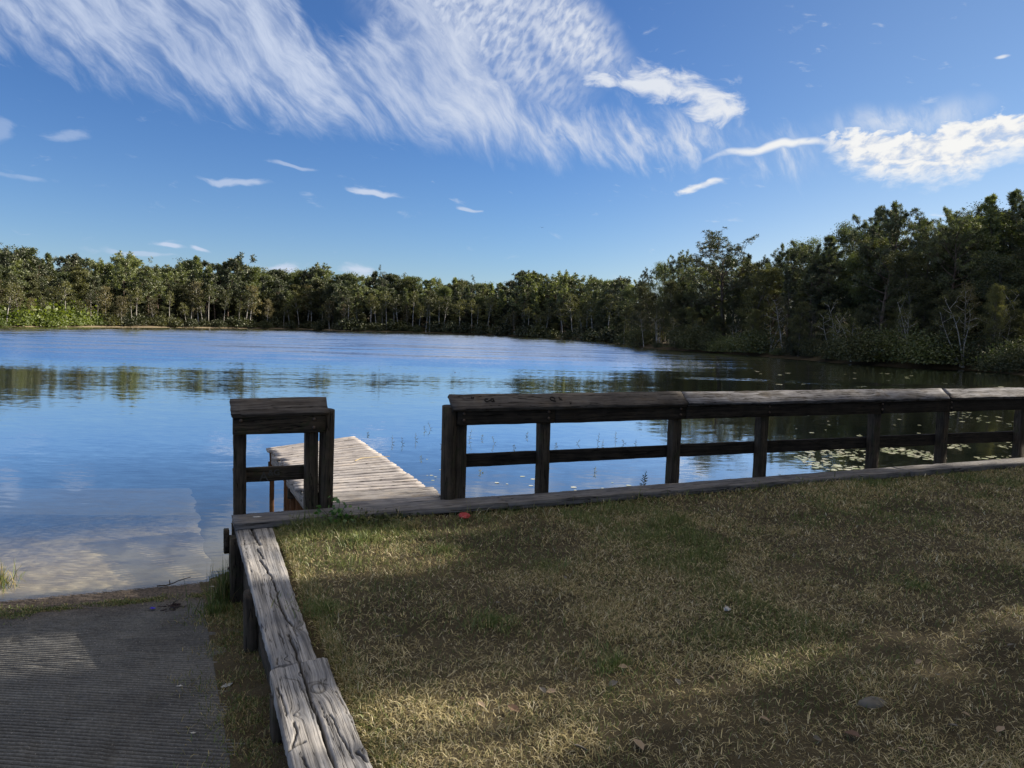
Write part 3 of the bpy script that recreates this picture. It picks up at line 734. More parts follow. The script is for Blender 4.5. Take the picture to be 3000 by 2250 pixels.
cr1 = [(z4((478, 175), (505, 235), (530, 285), (548, 305)), .0075, .03), (z4((525, 325), (545, 365), (562, 390)), .004, .014), (z4((540, 395), (575, 440), (610, 500), (648, 590), (665, 680), (735, 795)), .0045, .02),
       (z4((565, 430), (600, 490)), .003, .01), (z4((600, 590), (640, 660), (690, 720)), .0035, .012), (z4((420, 302), (470, 296), (505, 290)), .006, .014), (z4((500, 296), (580, 305), (655, 300)), .004, .008),
       (z4((712, 845), (748, 920), (785, 1015)), .0055, .022), (z4((720, 760), (745, 800), (768, 858)), .003, .01), (z4((740, 690), (770, 700), (800, 712)), .003, .008),
       (z4((650, 1030), (655, 990)), .003, .01), (z4((440, 250), (470, 400), (490, 470)), .002, .006), (z4((730, 560), (770, 640)), .002, .006), (z4((660, 840), (690, 900)), .003, .008)]
hero_plank('cap_plank', z4((388, 172), (602, 150), (890, 1000), (622, 1046)), ZS, .05, cr1, [(z4((785, 808))[0], .016), (z4((700, 1000))[0], .008)], tw, 3)
cr2 = [(z4((712, 1545), (760, 1520), (812, 1500)), .006, .015), (z4((740, 1530), (760, 1440), (750, 1380)), .004, .012), (z4((650, 1170), (690, 1290), (700, 1340)), .003, .01), (z4((690, 1110), (780, 1130), (870, 1360)), .0025, .008),
       (z4((820, 1180), (880, 1300), (905, 1420)), .0025, .008), (z4((800, 1590), (840, 1659)), .003, .01)]
hero_plank('cap_plank', z4((600, 1064), (768, 1020), (990, 1659), (742, 1659)), ZS + .008, .06, cr2, [(z4((765, 1335))[0], .012), (z4((790, 1090))[0], .008)], tw, 11, 1.3)
cr3 = [(z4((835, 1140), (890, 1132), (950, 1150)), .004, .010), (z4((970, 1330), (1010, 1420), (1100, 1600)), .003, .010), (z4((900, 1250), (960, 1400)), .002, .008), (z4((1000, 1190), (1080, 1330), (1150, 1480)), .0025, .009), (z4((1120, 1560), (1160, 1590), (1190, 1620)), .005, .012)]
hero_plank('cap_plank', z4((788, 1016), (946, 990), (1232, 1659), (1006, 1659)), ZS + .006, .055, cr3, [(z4((895, 1172))[0], .030), (z4((1148, 1565))[0], .014)], tw, 19, 1.3)
wl = SA + en * .05
for zt, zb in ((ZS - .06, ZS - .28), (ZS - .285, ZS - .50), (ZS - .505, ZS - .75), (ZS - .755, ZS - 1.05)):
    a = wl - e2 * .02; a = np.array([a[0], a[1], (zt + zb) / 2]); b = a + e2 * 6.5
    plank('wall_board', a, b, (0, 0, 1), zt - zb, .045, W_DARK, tw)
pz = ZS - .055
def sidepost(px, py, w, rnd, off=.07):
    Pc = at(px, py, ZS); s_ = (Pc - SA) @ e2; Q = SA + e2 * s_ + en * off
    (pile if rnd else post)('round_post' if rnd else 'post', Q, ramp_z(Q[0], Q[1]) - .2, pz, w, W_DARK, tw)
    return Q
Q1 = sidepost(690, 1552, .15, False, .03); sidepost(735, 1712, .07, True, .035); sidepost(806, 2010, .14, False, .06)
# short board end and bolt on the water side of the corner post
Qe = Q1 - en * .075 - e2 * .03; plank('board_end', (Qe[0], Qe[1], ZS - .10), (Qe[0] + eb[0] * .06, Qe[1] + eb[1] * .06, ZS - .10), (0, 0, 1), .19, .04, W_DARK, tw)
bolt((Qe[0] + .01, Qe[1] - .03, ZS - .30), tw, -en, .012)

# ---------------------------------------------------------------- dock
NL = at(894, 1452, ZK - .03); NR = at(1262, 1432, ZK - .03); FL_ = at(785, 1311, ZK - .03)
u_ = NL - FL_; 
FR_ = FL_ + e1 * 1.08 + np.array([0, 0, 0.0])
FR_ = at(1036, 1276, ZK + .045)
td = thing('dock', (FL_ + NR) / 2, 'narrow sunlit wooden dock running from the gap in the railing out over the lake', 'dock')
NLx = NL; n_ = 25
def lerp(a, b, t): return a * (1 - t) + b * t
wdir = (NR - NL); wdir[2] = 0; wlen = np.linalg.norm(wdir)
Ld = np.linalg.norm(FL_ - NL); 
up_ = np.array([0, 0, 1.])
for i in range(n_):
    t0 = (i + .5) / n_
    a = lerp(NL, FL_, t0); b = lerp(NR, FR_, t0); d = (b - a) / np.linalg.norm(b - a)
    j1, j2_ = random.uniform(-.035, .03), random.uniform(-.005, .006)
    if 11 <= i <= 20 and i % 3: j1 += .04
    a2 = a + d * j1; b2 = b + d * j2_; dz = random.uniform(-.005, .005)
    a2[2] += dz; b2[2] += dz
    yy = FL_ - NL; wpl = Ld / n_
    plank('deck_board', a2, b2, yy, wpl - .032 + random.uniform(-.003, .004), .034, W_PALE, td, .003)
def offp(P, dz): return (P[0], P[1], P[2] + dz)
for (A, B, sft) in ((NL, FL_, .06), (NR, FR_, -.06), (lerp(NL, NR, .5), lerp(FL_, FR_, .5), 0)):
    d = wdir / wlen
    plank('stringer', np.array(offp(A, -.115)) + d * sft, np.array(offp(B, -.115)) + d * sft, (0, 0, 1), .14, .04, W_GREY, td)
for t0 in (.04, .62):
    a = lerp(NL, FL_, 1 - t0); b = lerp(NR, FR_, 1 - t0)
    plank('cross_beam', offp(a, -.22), offp(b, -.22), (0, 0, 1), .11, .04, W_DARK, td)
for f_, g_, w in ((.96, .03, .055), (.96, .96, .055), (.50, .04, .085), (.40, .05, .06), (.34, .09, .085), (.45, .95, .08)):
    a = lerp(NL, FL_, f_); b = lerp(NR, FR_, f_); P = lerp(a, b, g_)
    post('leg', P, -1.0, P[2] - .05, w, W_ORNG, td, face=wdir)
# three wider landing boards between the kerb and the deck
LA = onfence(880) + eb * .02; LB = onfence(1290) + eb * .02
tl2 = NL - (onfence(880)); 
for k in range(3):
    a = lerp(onfence(935) + eb * .012, NL + e1 * .02, (k + .5) / 3); b = lerp(onfence(1300) + eb * .012, NR + e1 * .03, (k + .5) / 3); a[2] = ZK - .012; b[2] = ZK - .012
    ww = np.linalg.norm(lerp(onfence(1100), (NL + NR) / 2, 1)[:2] - lerp(onfence(1100), (NL + NR) / 2, 0)[:2]) / 3
    plank('landing_board', a, b, eb, max(.1, min(.2, ww - .008)), .045, W_GREY, td, .004)


# ---------------------------------------------------------------- trees
def tube_batch(paths, sides=5):
    """paths: list of (points Nx3, radii N)"""
    VV = []; QQ = []; base = 0
    th = np.linspace(0, 2 * np.pi, sides, endpoint=False)
    for P, r in paths:
        P = np.asarray(P, float); r = np.asarray(r, float); n = len(P)
        T_ = np.gradient(P, axis=0); T_ /= np.linalg.norm(T_, axis=1)[:, None] + 1e-9
        ref = np.where(np.abs(T_[:, 2:3]) > .9, np.array([[1., 0, 0]]), np.array([[0, 0, 1.]]))
        A = np.cross(T_, ref); A /= np.linalg.norm(A, axis=1)[:, None] + 1e-9; B = np.cross(T_, A)
        V = P[:, None, :] + r[:, None, None] * (np.cos(th)[None, :, None] * A[:, None, :] + np.sin(th)[None, :, None] * B[:, None, :])
        VV.append(V.reshape(-1, 3)); idx = np.arange(n * sides).reshape(n, sides) + base; j2 = np.roll(np.arange(sides), -1)
        QQ.append(np.stack([idx[:-1], idx[:-1][:, j2], idx[1:][:, j2], idx[1:]], -1).reshape(-1, 4)); base += n * sides
    return np.vstack(VV), np.vstack(QQ)
def unit(v): return v / (np.linalg.norm(v, axis=-1, keepdims=True) + 1e-9)
def leaf_cards(C, D, L, W):
    """quads starting at C pointing along D (unit), length L, width W"""
    n = len(C); S = unit(np.cross(D, rng.normal(size=(n, 3)))); L = np.broadcast_to(L, n)[:, None]; W = np.broadcast_to(W, n)[:, None]
    V = np.stack([C - S * W * .2, C + S * W * .2, C + D * L * .6 + S * W * .5, C + D * L, C + D * L * .55 - S * W * .5], 1)
    i = np.arange(n)[:, None] * 5
    return V.reshape(-1, 3), i + np.array([[0, 1, 2, 4]]), i + np.array([[4, 2, 3]])
def curve_pts(p, d, L, n, up=0.0, wob=.15, r=None):
    P = [np.array(p, float)]; d = np.array(d, float)
    for k in range(n):
        d = d + rng.normal(size=3) * wob * .5; d[2] += up / n; d /= np.linalg.norm(d); P.append(P[-1] + d * L / n)
    return np.array(P)
def make_tree(kind, h=10.0, hb=.4, rad=2.2, nl=22, clumps=3, per=26, csize=.42, leaf=.28, lw=.05, mat=None, bark=None, prof='round', trunk_r=.14, stems=1, lean=.03, limb_up=.5, shade=False, nsides=5):
    paths = []; CC = []; 
    for s_ in range(stems):
        a0 = rng.uniform(0, 6.28); ln = lean if stems == 1 else lean + .10
        d0 = np.array([math.cos(a0) * ln, math.sin(a0) * ln, 1.0])
        hh = h * (1 if s_ == 0 else rng.uniform(.6, .95))
        bx = np.array([math.cos(a0), math.sin(a0), 0]) * (0 if stems == 1 else rng.uniform(.1, .45))
        T_ = curve_pts(bx + np.array([0, 0, -.3]), unit(d0), hh + .3, 12, 0.0, .06 if stems == 1 else .14)
        tr = trunk_r / math.sqrt(stems); rr = tr * (1 - np.linspace(0, 1, 13)) ** .8 + .012; rr[0] *= 1.6; rr[1] *= 1.05
        paths.append((T_, rr))
        for k in range(max(3, nl // stems)):
            f = hb + (1 - hb) * ((k + rng.uniform(0, 1)) / (nl / stems)) ** .95; f = min(f, .985)
            i = f * 12; i0 = int(i); p = T_[i0] * (1 - i + i0) + T_[min(12, i0 + 1)] * (i - i0)
            t = (f - hb) / (1 - hb)
            if prof == 'round': R_ = rad * (math.sin(math.pi * min(1, .18 + t * .80)) ** .6)
            elif prof == 'cone': R_ = rad * (1 - t * .8)
            elif prof == 'flat': R_ = rad * (.75 + .35 * t)
            elif prof == 'top': R_ = rad * (.45 + .75 * math.sin(math.pi * min(1, .1 + t * .85)))
            else: R_ = rad * .8
            R_ *= rng.uniform(.65, 1.15)
            a = k * 2.4 + rng.uniform(-.5, .5)
            el = rng.uniform(.0, .5) + limb_up * t
            L_ = R_ / math.cos(min(1.1, el)) if prof != 'flat' else R_ * 1.0
            d = np.array([math.cos(a) * math.cos(el), math.sin(a) * math.cos(el), math.sin(el)])
            B = curve_pts(p, d, max(.25, L_), 5, .35, .22)
            r0 = max(.012, tr * (1 - f) * .55 + .012)
            paths.append((B, np.linspace(r0, .008, 6)))
            CC.append(B[-1]);
            for c in range(clumps):
                g = rng.uniform(.35, 1.0) * 5; g0 = min(4, int(g)); q = B[g0] * (1 - g + g0) + B[g0 + 1] * (g - g0)
                dd = unit(d * .5 + rng.normal(size=3) * .6 + np.array([0, 0, .25])); tl_ = R_ * rng.uniform(.15, .42)
                B2 = curve_pts(q, dd, tl_, 2, .2, .2); paths.append((B2, np.array([.012, .009, .006]) * (1 + h * .03)))
                CC.append(B2[-1]);
                if rng.random() < .5: CC.append(B2[1])
    Vt, Qt = tube_batch(paths, nsides)
    tm = mesh('trunk', Vt, Qt, None, bark, smooth=True)
    cm = None
    if per:
        CC = np.array(CC); n = len(CC)
        cs = csize * rng.uniform(.55, 1.25, n)
        idx = np.repeat(np.arange(n), per); m = len(idx)
        if kind == 'pine':
            D = unit(rng.normal(size=(m, 3)) + np.array([0, 0, .45])); C = CC[idx] + D * cs[idx][:, None] * rng.uniform(0, .45, m)[:, None] * np.array([1, 1, .7])
            V, q, t3 = leaf_cards(C, D, leaf * rng.uniform(.7, 1.2, m), lw)
        else:
            off = rng.normal(size=(m, 3)) * .5; C = CC[idx] + off * cs[idx][:, None] * np.array([1, 1, .62])
            D = unit(rng.normal(size=(m, 3)) + np.array([0, 0, .1])); V, q, t3 = leaf_cards(C, D, leaf * rng.uniform(.6, 1.3, m), lw)
        cm = mesh('crown', V, q, t3, mat)
    return tm, cm
def make_shrub(r=1.2, h=1.4, n=1800, leaf=.12, lw=.07, mat=None):
    nc = 46; u = unit(rng.normal(size=(nc, 3))); u[:, 2] = np.abs(u[:, 2]) * .9
    CC = u * rng.uniform(.35, 1.0, (nc, 1)) * np.array([r, r, h])
    paths = [(curve_pts((0, 0, -.1), unit(c + np.array([0, 0, .6])), np.linalg.norm(c), 3, -.1, .1), np.linspace(.02, .006, 4)) for c in CC[::3]]
    Vt, Qt = tube_batch(paths, 4)
    idx = rng.integers(0, nc, n); C = CC[idx] + rng.normal(size=(n, 3)) * .22 * r * np.array([1, 1, .8]); C[:, 2] = np.maximum(C[:, 2], .02)
    V, q, t3 = leaf_cards(C, unit(rng.normal(size=(n, 3))), leaf * rng.uniform(.6, 1.3, n), lw)
    return mesh('stem', Vt, Qt, None, B_GREY), mesh('foliage', V, q, t3, mat)

PROTO = {}
def proto(key, **k): PROTO[key] = make_tree(**k)
rng = np.random.default_rng(11)
# near kinds (right bank)
proto('pine1', kind='pine', hb=.38, rad=2.5, nl=32, clumps=6, per=44, csize=.26, leaf=.24, lw=.035, mat=L_PINE, bark=B_PINE, prof='round', trunk_r=.15)
proto('pine2', kind='pine', hb=.50, rad=2.0, nl=26, clumps=6, per=44, csize=.27, leaf=.25, lw=.035, mat=L_PINE, bark=B_PINE, prof='top', trunk_r=.14, lean=.05)
proto('pine3', kind='pine', hb=.30, rad=1.8, nl=34, clumps=5, per=42, csize=.25, leaf=.23, lw=.035, mat=L_PINE, bark=B_PINE, prof='cone', trunk_r=.13)
proto('wide', kind='pine', hb=.40, rad=3.5, nl=26, clumps=14, per=34, csize=.36, leaf=.19, lw=.045, mat=L_PINE, bark=B_PINE, prof='flat', trunk_r=.20, limb_up=.75)
proto('broad1', kind='leaf', hb=.22, rad=2.4, nl=34, clumps=6, per=64, csize=.58, leaf=.10, lw=.065, mat=L_BROAD, bark=B_GREY, prof='round', trunk_r=.14)
proto('broad2', kind='leaf', hb=.15, rad=2.0, nl=34, clumps=6, per=60, csize=.56, leaf=.10, lw=.065, mat=L_OLIVE, bark=B_GREY, prof='round', trunk_r=.12)
proto('under', kind='leaf', hb=.02, rad=3.0, nl=44, clumps=6, per=60, csize=.6, leaf=.11, lw=.07, mat=L_DARK, bark=B_GREY, prof='round', trunk_r=.08)
proto('funder', kind='leaf', hb=.02, rad=3.2, nl=40, clumps=4, per=30, csize=.8, leaf=.36, lw=.26, mat=L_DARK, bark=B_GREY, prof='round', trunk_r=.08)
proto('thin1', kind='leaf', h=6, hb=.45, rad=1.1, nl=14, clumps=4, per=24, csize=.45, leaf=.09, lw=.06, mat=L_RUST, bark=B_PALE, prof='top', trunk_r=.075, stems=1, lean=.12)
proto('thin2', kind='leaf', h=6, hb=.50, rad=1.0, nl=18, clumps=4, per=20, csize=.42, leaf=.09, lw=.06, mat=L_OLIVE, bark=B_PALE, prof='top', trunk_r=.10, stems=3, lean=.10)
proto('bare', kind='leaf', h=6, hb=.25, rad=1.5, nl=26, clumps=9, per=0, mat=None, bark=B_GREY, prof='round', trunk_r=.07, lean=.06, nsides=4)
# far kinds: same shapes, coarser leaves
proto('fpine1', kind='pine', hb=.42, rad=2.2, nl=24, clumps=3, per=20, csize=.55, leaf=.42, lw=.13, mat=L_PINE, bark=B_PINE, prof='round', trunk_r=.16)
proto('fpine2', kind='pine', hb=.55, rad=1.9, nl=18, clumps=4, per=20, csize=.55, leaf=.42, lw=.13, mat=L_PINE, bark=B_PINE, prof='top', trunk_r=.15, lean=.05)
proto('fpine4', kind='pine', hb=.45, rad=2.2, nl=15, clumps=4, per=16, csize=.42, leaf=.34, lw=.10, mat=L_PINE, bark=B_GREY, prof='flat', trunk_r=.15, lean=.08, limb_up=.7)
proto('fpine3', kind='pine', hb=.35, rad=1.6, nl=26, clumps=3, per=20, csize=.50, leaf=.40, lw=.12, mat=L_PINE, bark=B_PINE, prof='cone', trunk_r=.14)
proto('fbroad1', kind='leaf', hb=.15, rad=2.4, nl=28, clumps=5, per=44, csize=.70, leaf=.22, lw=.15, mat=L_BROAD, bark=B_GREY, prof='round', trunk_r=.13)
proto('fbroad2', kind='leaf', hb=.22, rad=2.0, nl=26, clumps=5, per=38, csize=.65, leaf=.22, lw=.15, mat=L_OLIVE, bark=B_GREY, prof='round', trunk_r=.12)
proto('fthin', kind='leaf', h=7, hb=.5, rad=1.3, nl=16, clumps=3, per=12, csize=.55, leaf=.24, lw=.16, mat=L_OLIVE, bark=B_PALE, prof='top', trunk_r=.11, lean=.05)
proto('fthin2', kind='leaf', h=7, hb=.6, rad=.9, nl=12, clumps=3, per=9, csize=.5, leaf=.22, lw=.15, mat=L_OLIVE, bark=B_PALE, prof='top', trunk_r=.10, stems=1, lean=.05)
proto('frust', kind='leaf', h=6, hb=.35, rad=1.5, nl=18, clumps=4, per=12, csize=.55, leaf=.20, lw=.12, mat=L_RUST, bark=B_PALE, prof='round', trunk_r=.10, lean=.08)
proto('shade', kind='leaf', h=12, hb=.2, rad=1.7, nl=60, clumps=8, per=42, csize=.75, leaf=.22, lw=.17, mat=L_BROAD, bark=B_GREY, prof='round', trunk_r=.16)
proto('shadehigh', kind='leaf', h=14, hb=.68, rad=1.7, nl=34, clumps=8, per=42, csize=.75, leaf=.22, lw=.17, mat=L_BROAD, bark=B_GREY, prof='round', trunk_r=.14)
PROTO['shrubd'] = make_shrub(1.2, 1.5, 6500, .075, .05, L_DARK)
PROTO['shrubd2'] = make_shrub(1.4, 1.1, 6500, .075, .05, L_BROAD)
PROTO['fshrubg'] = make_shrub(1.6, 1.5, 1500, .24, .16, L_BRIGHT)
PROTO['fshrubd'] = make_shrub(1.6, 1.6, 1300, .26, .18, L_DARK)
PROTO['fshrubo'] = make_shrub(1.6, 1.6, 1300, .26, .18, L_OLIVE)
HT = dict(thin1=6, thin2=6, bare=6, fthin=7, frust=6, shade=12, shrubd=1.5, shrubd2=1.1, fshrubg=1.5, fshrubd=1.6, fshrubo=1.6)
NAME = dict(under='shrub', pine='pine_tree', wide='pine_tree', broad='broadleaf_tree', thin='thin_tree', bare='bare_tree', rust='thin_tree', shade='shade_tree', shrub='shrub')
for _k, (_t, _c) in PROTO.items():
    _m = _c or _t; _v = np.empty(len(_m.vertices) * 3, np.float32); _m.vertices.foreach_get('co', _v); HT[_k] = float(np.percentile(_v[2::3], 99.7))
def put(key, x, y, h, label, group=None, wide=1.0, rot=None, z=None, cat=None):
    tm, cm = PROTO[key]; k = key[1:] if key[0] == 'f' else key
    nm = next(v for a, v in NAME.items() if k.startswith(a))
    if z is None: z = float(ground_z(np.array([[x]]), np.array([[y]]))[0, 0])
    o = thing(nm, (x, y, max(z, -.15)), label, cat or ('shrub' if nm == 'shrub' else 'tree'), group)
    s_ = h / HT.get(key, 10.0); o.scale = (s_ * wide, s_ * wide, s_); o.rotation_euler = (0, 0, rot if rot is not None else random.uniform(0, 6.28))
    a = bpy.data.objects.new(tm.name.split('.')[0], tm); col.objects.link(a); a.parent = o
    if cm: b = bpy.data.objects.new(cm.name.split('.')[0], cm); col.objects.link(b); b.parent = o
    return o
_shx = [p[0] for p in shore_px[2:]]; _shy = [p[1] for p in shore_px[2:]]
def shore_depth(px):
    return at(px, np.interp(px, _shx, _shy), 0.0)[1]
SIL = [(-60, 725), (0, 725), (60, 735), (100, 762), (180, 740), (240, 752), (290, 748), (330, 778), (365, 738), (420, 762), (500, 770), (560, 765), (600, 755), (640, 762), (690, 745), (720, 765), (780, 775), (830, 800), (880, 800), (910, 778),
       (950, 785), (980, 812), (1030, 790), (1060, 790), (1120, 793), (1200, 803), (1240, 817), (1300, 813), (1360, 813), (1420, 817), (1480, 820), (1520, 803), (1570, 806), (1600, 822), (1650, 797), (1690, 816), (1730, 803), (1780, 815),
       (1830, 806), (1870, 811), (1890, 800), (1920, 790), (1960, 745), (1990, 742), (2020, 775), (2060, 760), (2120, 760), (2200, 740), (2240, 740), (2280, 705), (2320, 690), (2370, 692), (2400, 705), (2430, 665), (2460, 685), (2520, 628),
       (2580, 603), (2650, 618), (2700, 628), (2760, 622), (2800, 602), (2850, 575), (2900, 560), (2940, 590), (2970, 535), (3060, 520), (3200, 480)]
def sil(px): return float(np.interp(px, [p[0] for p in SIL], [p[1] for p in SIL]))
def place_px(key, px, dy, top, label, group, wide=1.0, rot=None):
    d = shore_depth(px) + dy; P = at_depth(px, 900, d)
    gz = float(ground_z(np.array([[P[0]]]), np.array([[P[1]]]))[0, 0])
    h = z_at(P[0], P[1], top) - max(gz, 0)
    return put(key, P[0], P[1], h, label, group, wide, rot, gz)
def zone(px):
    if px < 560: return 'sunlit left shore', 0
    if px < 1150: return 'far shore beyond the dock', 1
    if px < 1850: return 'dark middle far shore', 2
    if px < 2400: return 'shore right of the spreading pine', 3
    return 'shaded bank above the railing', 4
random.seed(5)
# back row: the skyline
px = -60.0; k = 0
while px < 3120:
    zn, zi = zone(px); far = px < 1850
    step = 30 if far else (48 if px < 2400 else 66)
    key = random.choice(['fpine1', 'fpine2', 'fpine4', 'fpine3', 'fpine4', 'fpine2', 'fbroad1'] if far else ['pine1', 'pine2', 'pine3', 'pine1', 'pine2', 'pine2'])
    top = sil(px) + (random.uniform(-14, 22) if far else random.uniform(-22, 26))
    kd = 'pine' if 'pine' in key else 'leafy tree'
    place_px(key, px, random.uniform(11, 19) * (1.0 if far else .75), top, f'tall green {kd} in the skyline of the {zn}', f'skyline {kd}s, {zn}', random.uniform(.85, 1.15) if far else random.uniform(.62, .95))
    px += step * random.uniform(.8, 1.2); k += 1
# deep rows that close the wood behind the skyline trees
for (dy0, dy1, f0, f1_, st_) in ((20, 30, .02, .12, 34), (13, 22, .10, .30, 30)):
    px = -70.0
    while px < 3140:
        zn, zi = zone(px); far = px < 1850
        key = random.choice(['fbroad1', 'fpine3', 'fbroad2', 'fpine1'] if far else ['broad1', 'pine3', 'broad2', 'broad1'])
        sh_y = float(np.interp(px, _shx, _shy)); top = sil(px) + (sh_y - sil(px)) * random.uniform(f0, f1_)
        kd = 'pine' if 'pine' in key else 'leafy tree'
        place_px(key, px, random.uniform(dy0, dy1) * (1.0 if far else .7), top, f'{kd} in the dense wood behind the {zn}', f'{kd}s deep in the wood, {zn}', random.uniform(1.0, 1.3))
        px += st_ * (1.0 if far else 2.0) * random.uniform(.8, 1.2)
px = -70.0
while px < 3140:
    zn, zi = zone(px); far = px < 1850
    place_px('funder' if far else 'under', px, random.uniform(9, 13), float(np.interp(px, _shx, _shy)) * .42 + sil(px) * .58 + random.uniform(-8, 10), f'dark thicket filling the wood behind the {zn}', f'dark thickets, {zn}', random.uniform(1.2, 1.6))
    px += (34 if far else 70) * random.uniform(.8, 1.2)
# middle row
px = -60.0
while px < 3120:
    zn, zi = zone(px); far = px < 1850
    step = 34 if far else (56 if px < 2400 else 84)
    key = random.choice(['fpine1', 'fbroad1', 'fpine3', 'fpine3', 'fbroad2', 'fpine1'] if far else ['broad1', 'pine3', 'broad2', 'broad1', 'pine1'])
    sh_y = float(np.interp(px, _shx, _shy)); top = sil(px) + (sh_y - sil(px)) * random.uniform(.12, .34)
    kd = 'pine' if 'pine' in key else 'leafy tree'
    place_px(key, px, random.uniform(5, 10), top, f'mid-height {kd} below the skyline on the {zn}', f'mid-height {kd}s, {zn}', random.uniform(.9, 1.25))
    px += step * random.uniform(.75, 1.25)
# front row along the water: thin pale trunks, rusty and olive crowns
px = -50.0
while px < 3000:
    zn, zi = zone(px); far = px < 1850
    step = random.choice((14, 22, 40)) if far else (50 if px < 2400 else 58)
    sh_y = float(np.interp(px, _shx, _shy)); f = random.uniform(.25, .62) if far else random.uniform(.45, .66)
    if far: key = random.choice(['fthin', 'fthin2', 'frust', 'fthin', 'fthin2'] if zi else ['frust', 'fthin2', 'fthin'])
    else: key = random.choice(['thin1', 'thin2', 'thin1', 'thin2', 'thin1', 'broad2', 'bare'])
    kd = {'t': 'pale-trunked thin tree', 'b': 'bare grey twiggy tree', 'r': 'rusty-leaved thin tree'}[key[1] if key[0] == 'f' else key[0]]
    if key == 'broad2': kd = 'small olive leafy tree'
    if key == 'thin1': kd = 'rusty-leaved thin tree'
    place_px(key, px, random.uniform(.8, 3.0), sil(px) + (sh_y - sil(px)) * f, f'{kd} at the water edge of the {zn}', f'{kd}s, {zn}', random.uniform(.8, 1.2))
    px += step * random.uniform(.7, 1.3)
# undergrowth at the water's edge
px = -50.0
while px < 3060:
    zn, zi = zone(px); far = px < 1850
    step = 40 if far else 62
    if zi == 0 and px < 300: key = 'fshrubg'
    elif far: key = random.choice(['fshrubd', 'fshrubo', 'fshrubd'] if zi < 2 else ['fshrubd'])
    else: key = random.choice(['shrubd', 'shrubd', 'shrubd2'])
    kd = 'bright green bush' if key == 'fshrubg' else ('olive bush' if key in ('fshrubo', 'shrubd2') else 'dark bush')
    d = shore_depth(px); hh = random.uniform(1.3, 2.3) if far else random.uniform(.7, 2.7)
    for dy in ((1.5, 5.0) if key == 'fshrubg' else (1.5, 4.5, 8.5)):
        P = at_depth(px + random.uniform(-12, 12), 900, d + dy + random.uniform(-.6, .8))
        key = key if dy < 2 or key == 'fshrubg' else random.choice(['funder', 'funder', 'fbroad2'] if far else ['under', 'under', 'broad2'])
        put(key, P[0], P[1], hh * (1 if dy < 2 else 1.6 if dy < 6 else 2.4), f'{kd} in the undergrowth of the {zn}', f'{kd}es in the undergrowth, {zn}', random.uniform(.9, 1.3) if dy < 2 else random.uniform(1.0, 1.5), cat='bush')
    px += step * random.uniform(.75, 1.25)
# single trees the eye picks out
place_px('wide', 2125, 7, 664, 'spreading flat-topped pine rising above the shore trees right of the middle', None, 1.55, .6)
place_px('pine2', 1985, 10, 735, 'small round-topped pine just beyond the spreading flat-topped pine', None, .8)
place_px('pine1', 2580, 7, 602, 'big tall pine with lit needle tufts standing above the dark bank', None, .95)
place_px('pine2', 2770, 6, 615, 'tall bare-trunked pine with layered limbs near the right edge', None, 1.1)
place_px('fpine2', 365, 6, 738, 'tall pine with a long pale trunk standing out of the far left shore', None, .9)
place_px('fpine2', 1650, 6, 792, 'thin pine with a see-through pointed top in the middle far shore', None, .7)
place_px('fpine1', 1530, 5, 800, 'dark flat-topped pine above the middle far shore', None, 1.3)
place_px('thin2', 2835, .6, 850, 'small multi-stemmed tree with pale trunks and lit yellow leaves', None, 1.0, 2.0)
place_px('broad2', 2915, 1.5, 835, 'yellow-green leafy sapling beside the pale multi-stemmed tree', None, .7)
# trees on this side of the lake, to the right of the picture, that shade the lawn
def grove(q, xx, h, key, w, label):
    y_ = (q + .342 * xx) / .94
    put(key, xx, y_, h, label, 'trees outside the picture that shade the lawn', w, z=.4)
for q_, xx, h, w in GROVE_SPEC if 'GROVE_SPEC' in globals() else [(6.4, 16, 12.5, .26), (5.45, 16, 9, .6), (4.15, 15, 13, .43), (1.5, 14, 13, .45), (4.1, 20, 15, .36), (0.3, 15, 13, 1.0), (-1.5, 15, 13, 1.0), (-4, 14, 13, 1.1), (6.4, 21, 14, .24), (1.2, 19, 15, .7), (-7, 12, 13, 1.2), (-3, 20, 15, 1.1)]:
    grove(q_, xx, h, 'shade', w, 'dense leafy tree beside the lawn, beyond the right edge')
grove(2.75, 14, 14, 'shadehigh', .5, 'tall leafy tree with a high crown beside the lawn, beyond the right edge')
for (x_, y_) in ((26, 30), (29, 24), (31, 18), (34, 27), (27, 36), (30, 41)):
    put(random.choice(['pine1', 'pine3', 'broad1']), x_, y_, random.uniform(9, 12), 'pine or leafy tree on the bank beyond the right edge', 'trees on the bank beyond the right edge')

# ---------------------------------------------------------------- grass
def blades(P, H, W_, LEAN, C, name, parent=None):
    n = len(P); a = rng.uniform(0, 2 * np.pi, n); d = np.stack([np.cos(a), np.sin(a), a * 0], -1); sd = np.stack([-np.sin(a), np.cos(a), a * 0], -1)
    # turn the blade's flat side at random
    b = rng.uniform(0, 2 * np.pi, n); sd = np.stack([np.cos(b), np.sin(b), b * 0], -1)
    H = H[:, None]; W_ = W_[:, None]; LEAN = LEAN[:, None]
    up = np.array([0, 0, 1.])
    m = P + up * H * .55 * (1 - LEAN * .55) + d * H * .45 * LEAN; tp = P + up * H * (1 - LEAN * .9) + d * H * LEAN * 1.05
    V = np.stack([P - sd * W_ * .5, P + sd * W_ * .5, m + sd * W_ * .42, m - sd * W_ * .42, tp], 1).reshape(-1, 3)
    i = np.arange(n)[:, None] * 5
    Cc = np.repeat(C, 5, 0)
    me = mesh(name, V, i + np.array([[0, 1, 2, 3]]), i + np.array([[3, 2, 4]]), GRASS, Cc)
    return link(name, me, parent)
rng = np.random.default_rng(23)
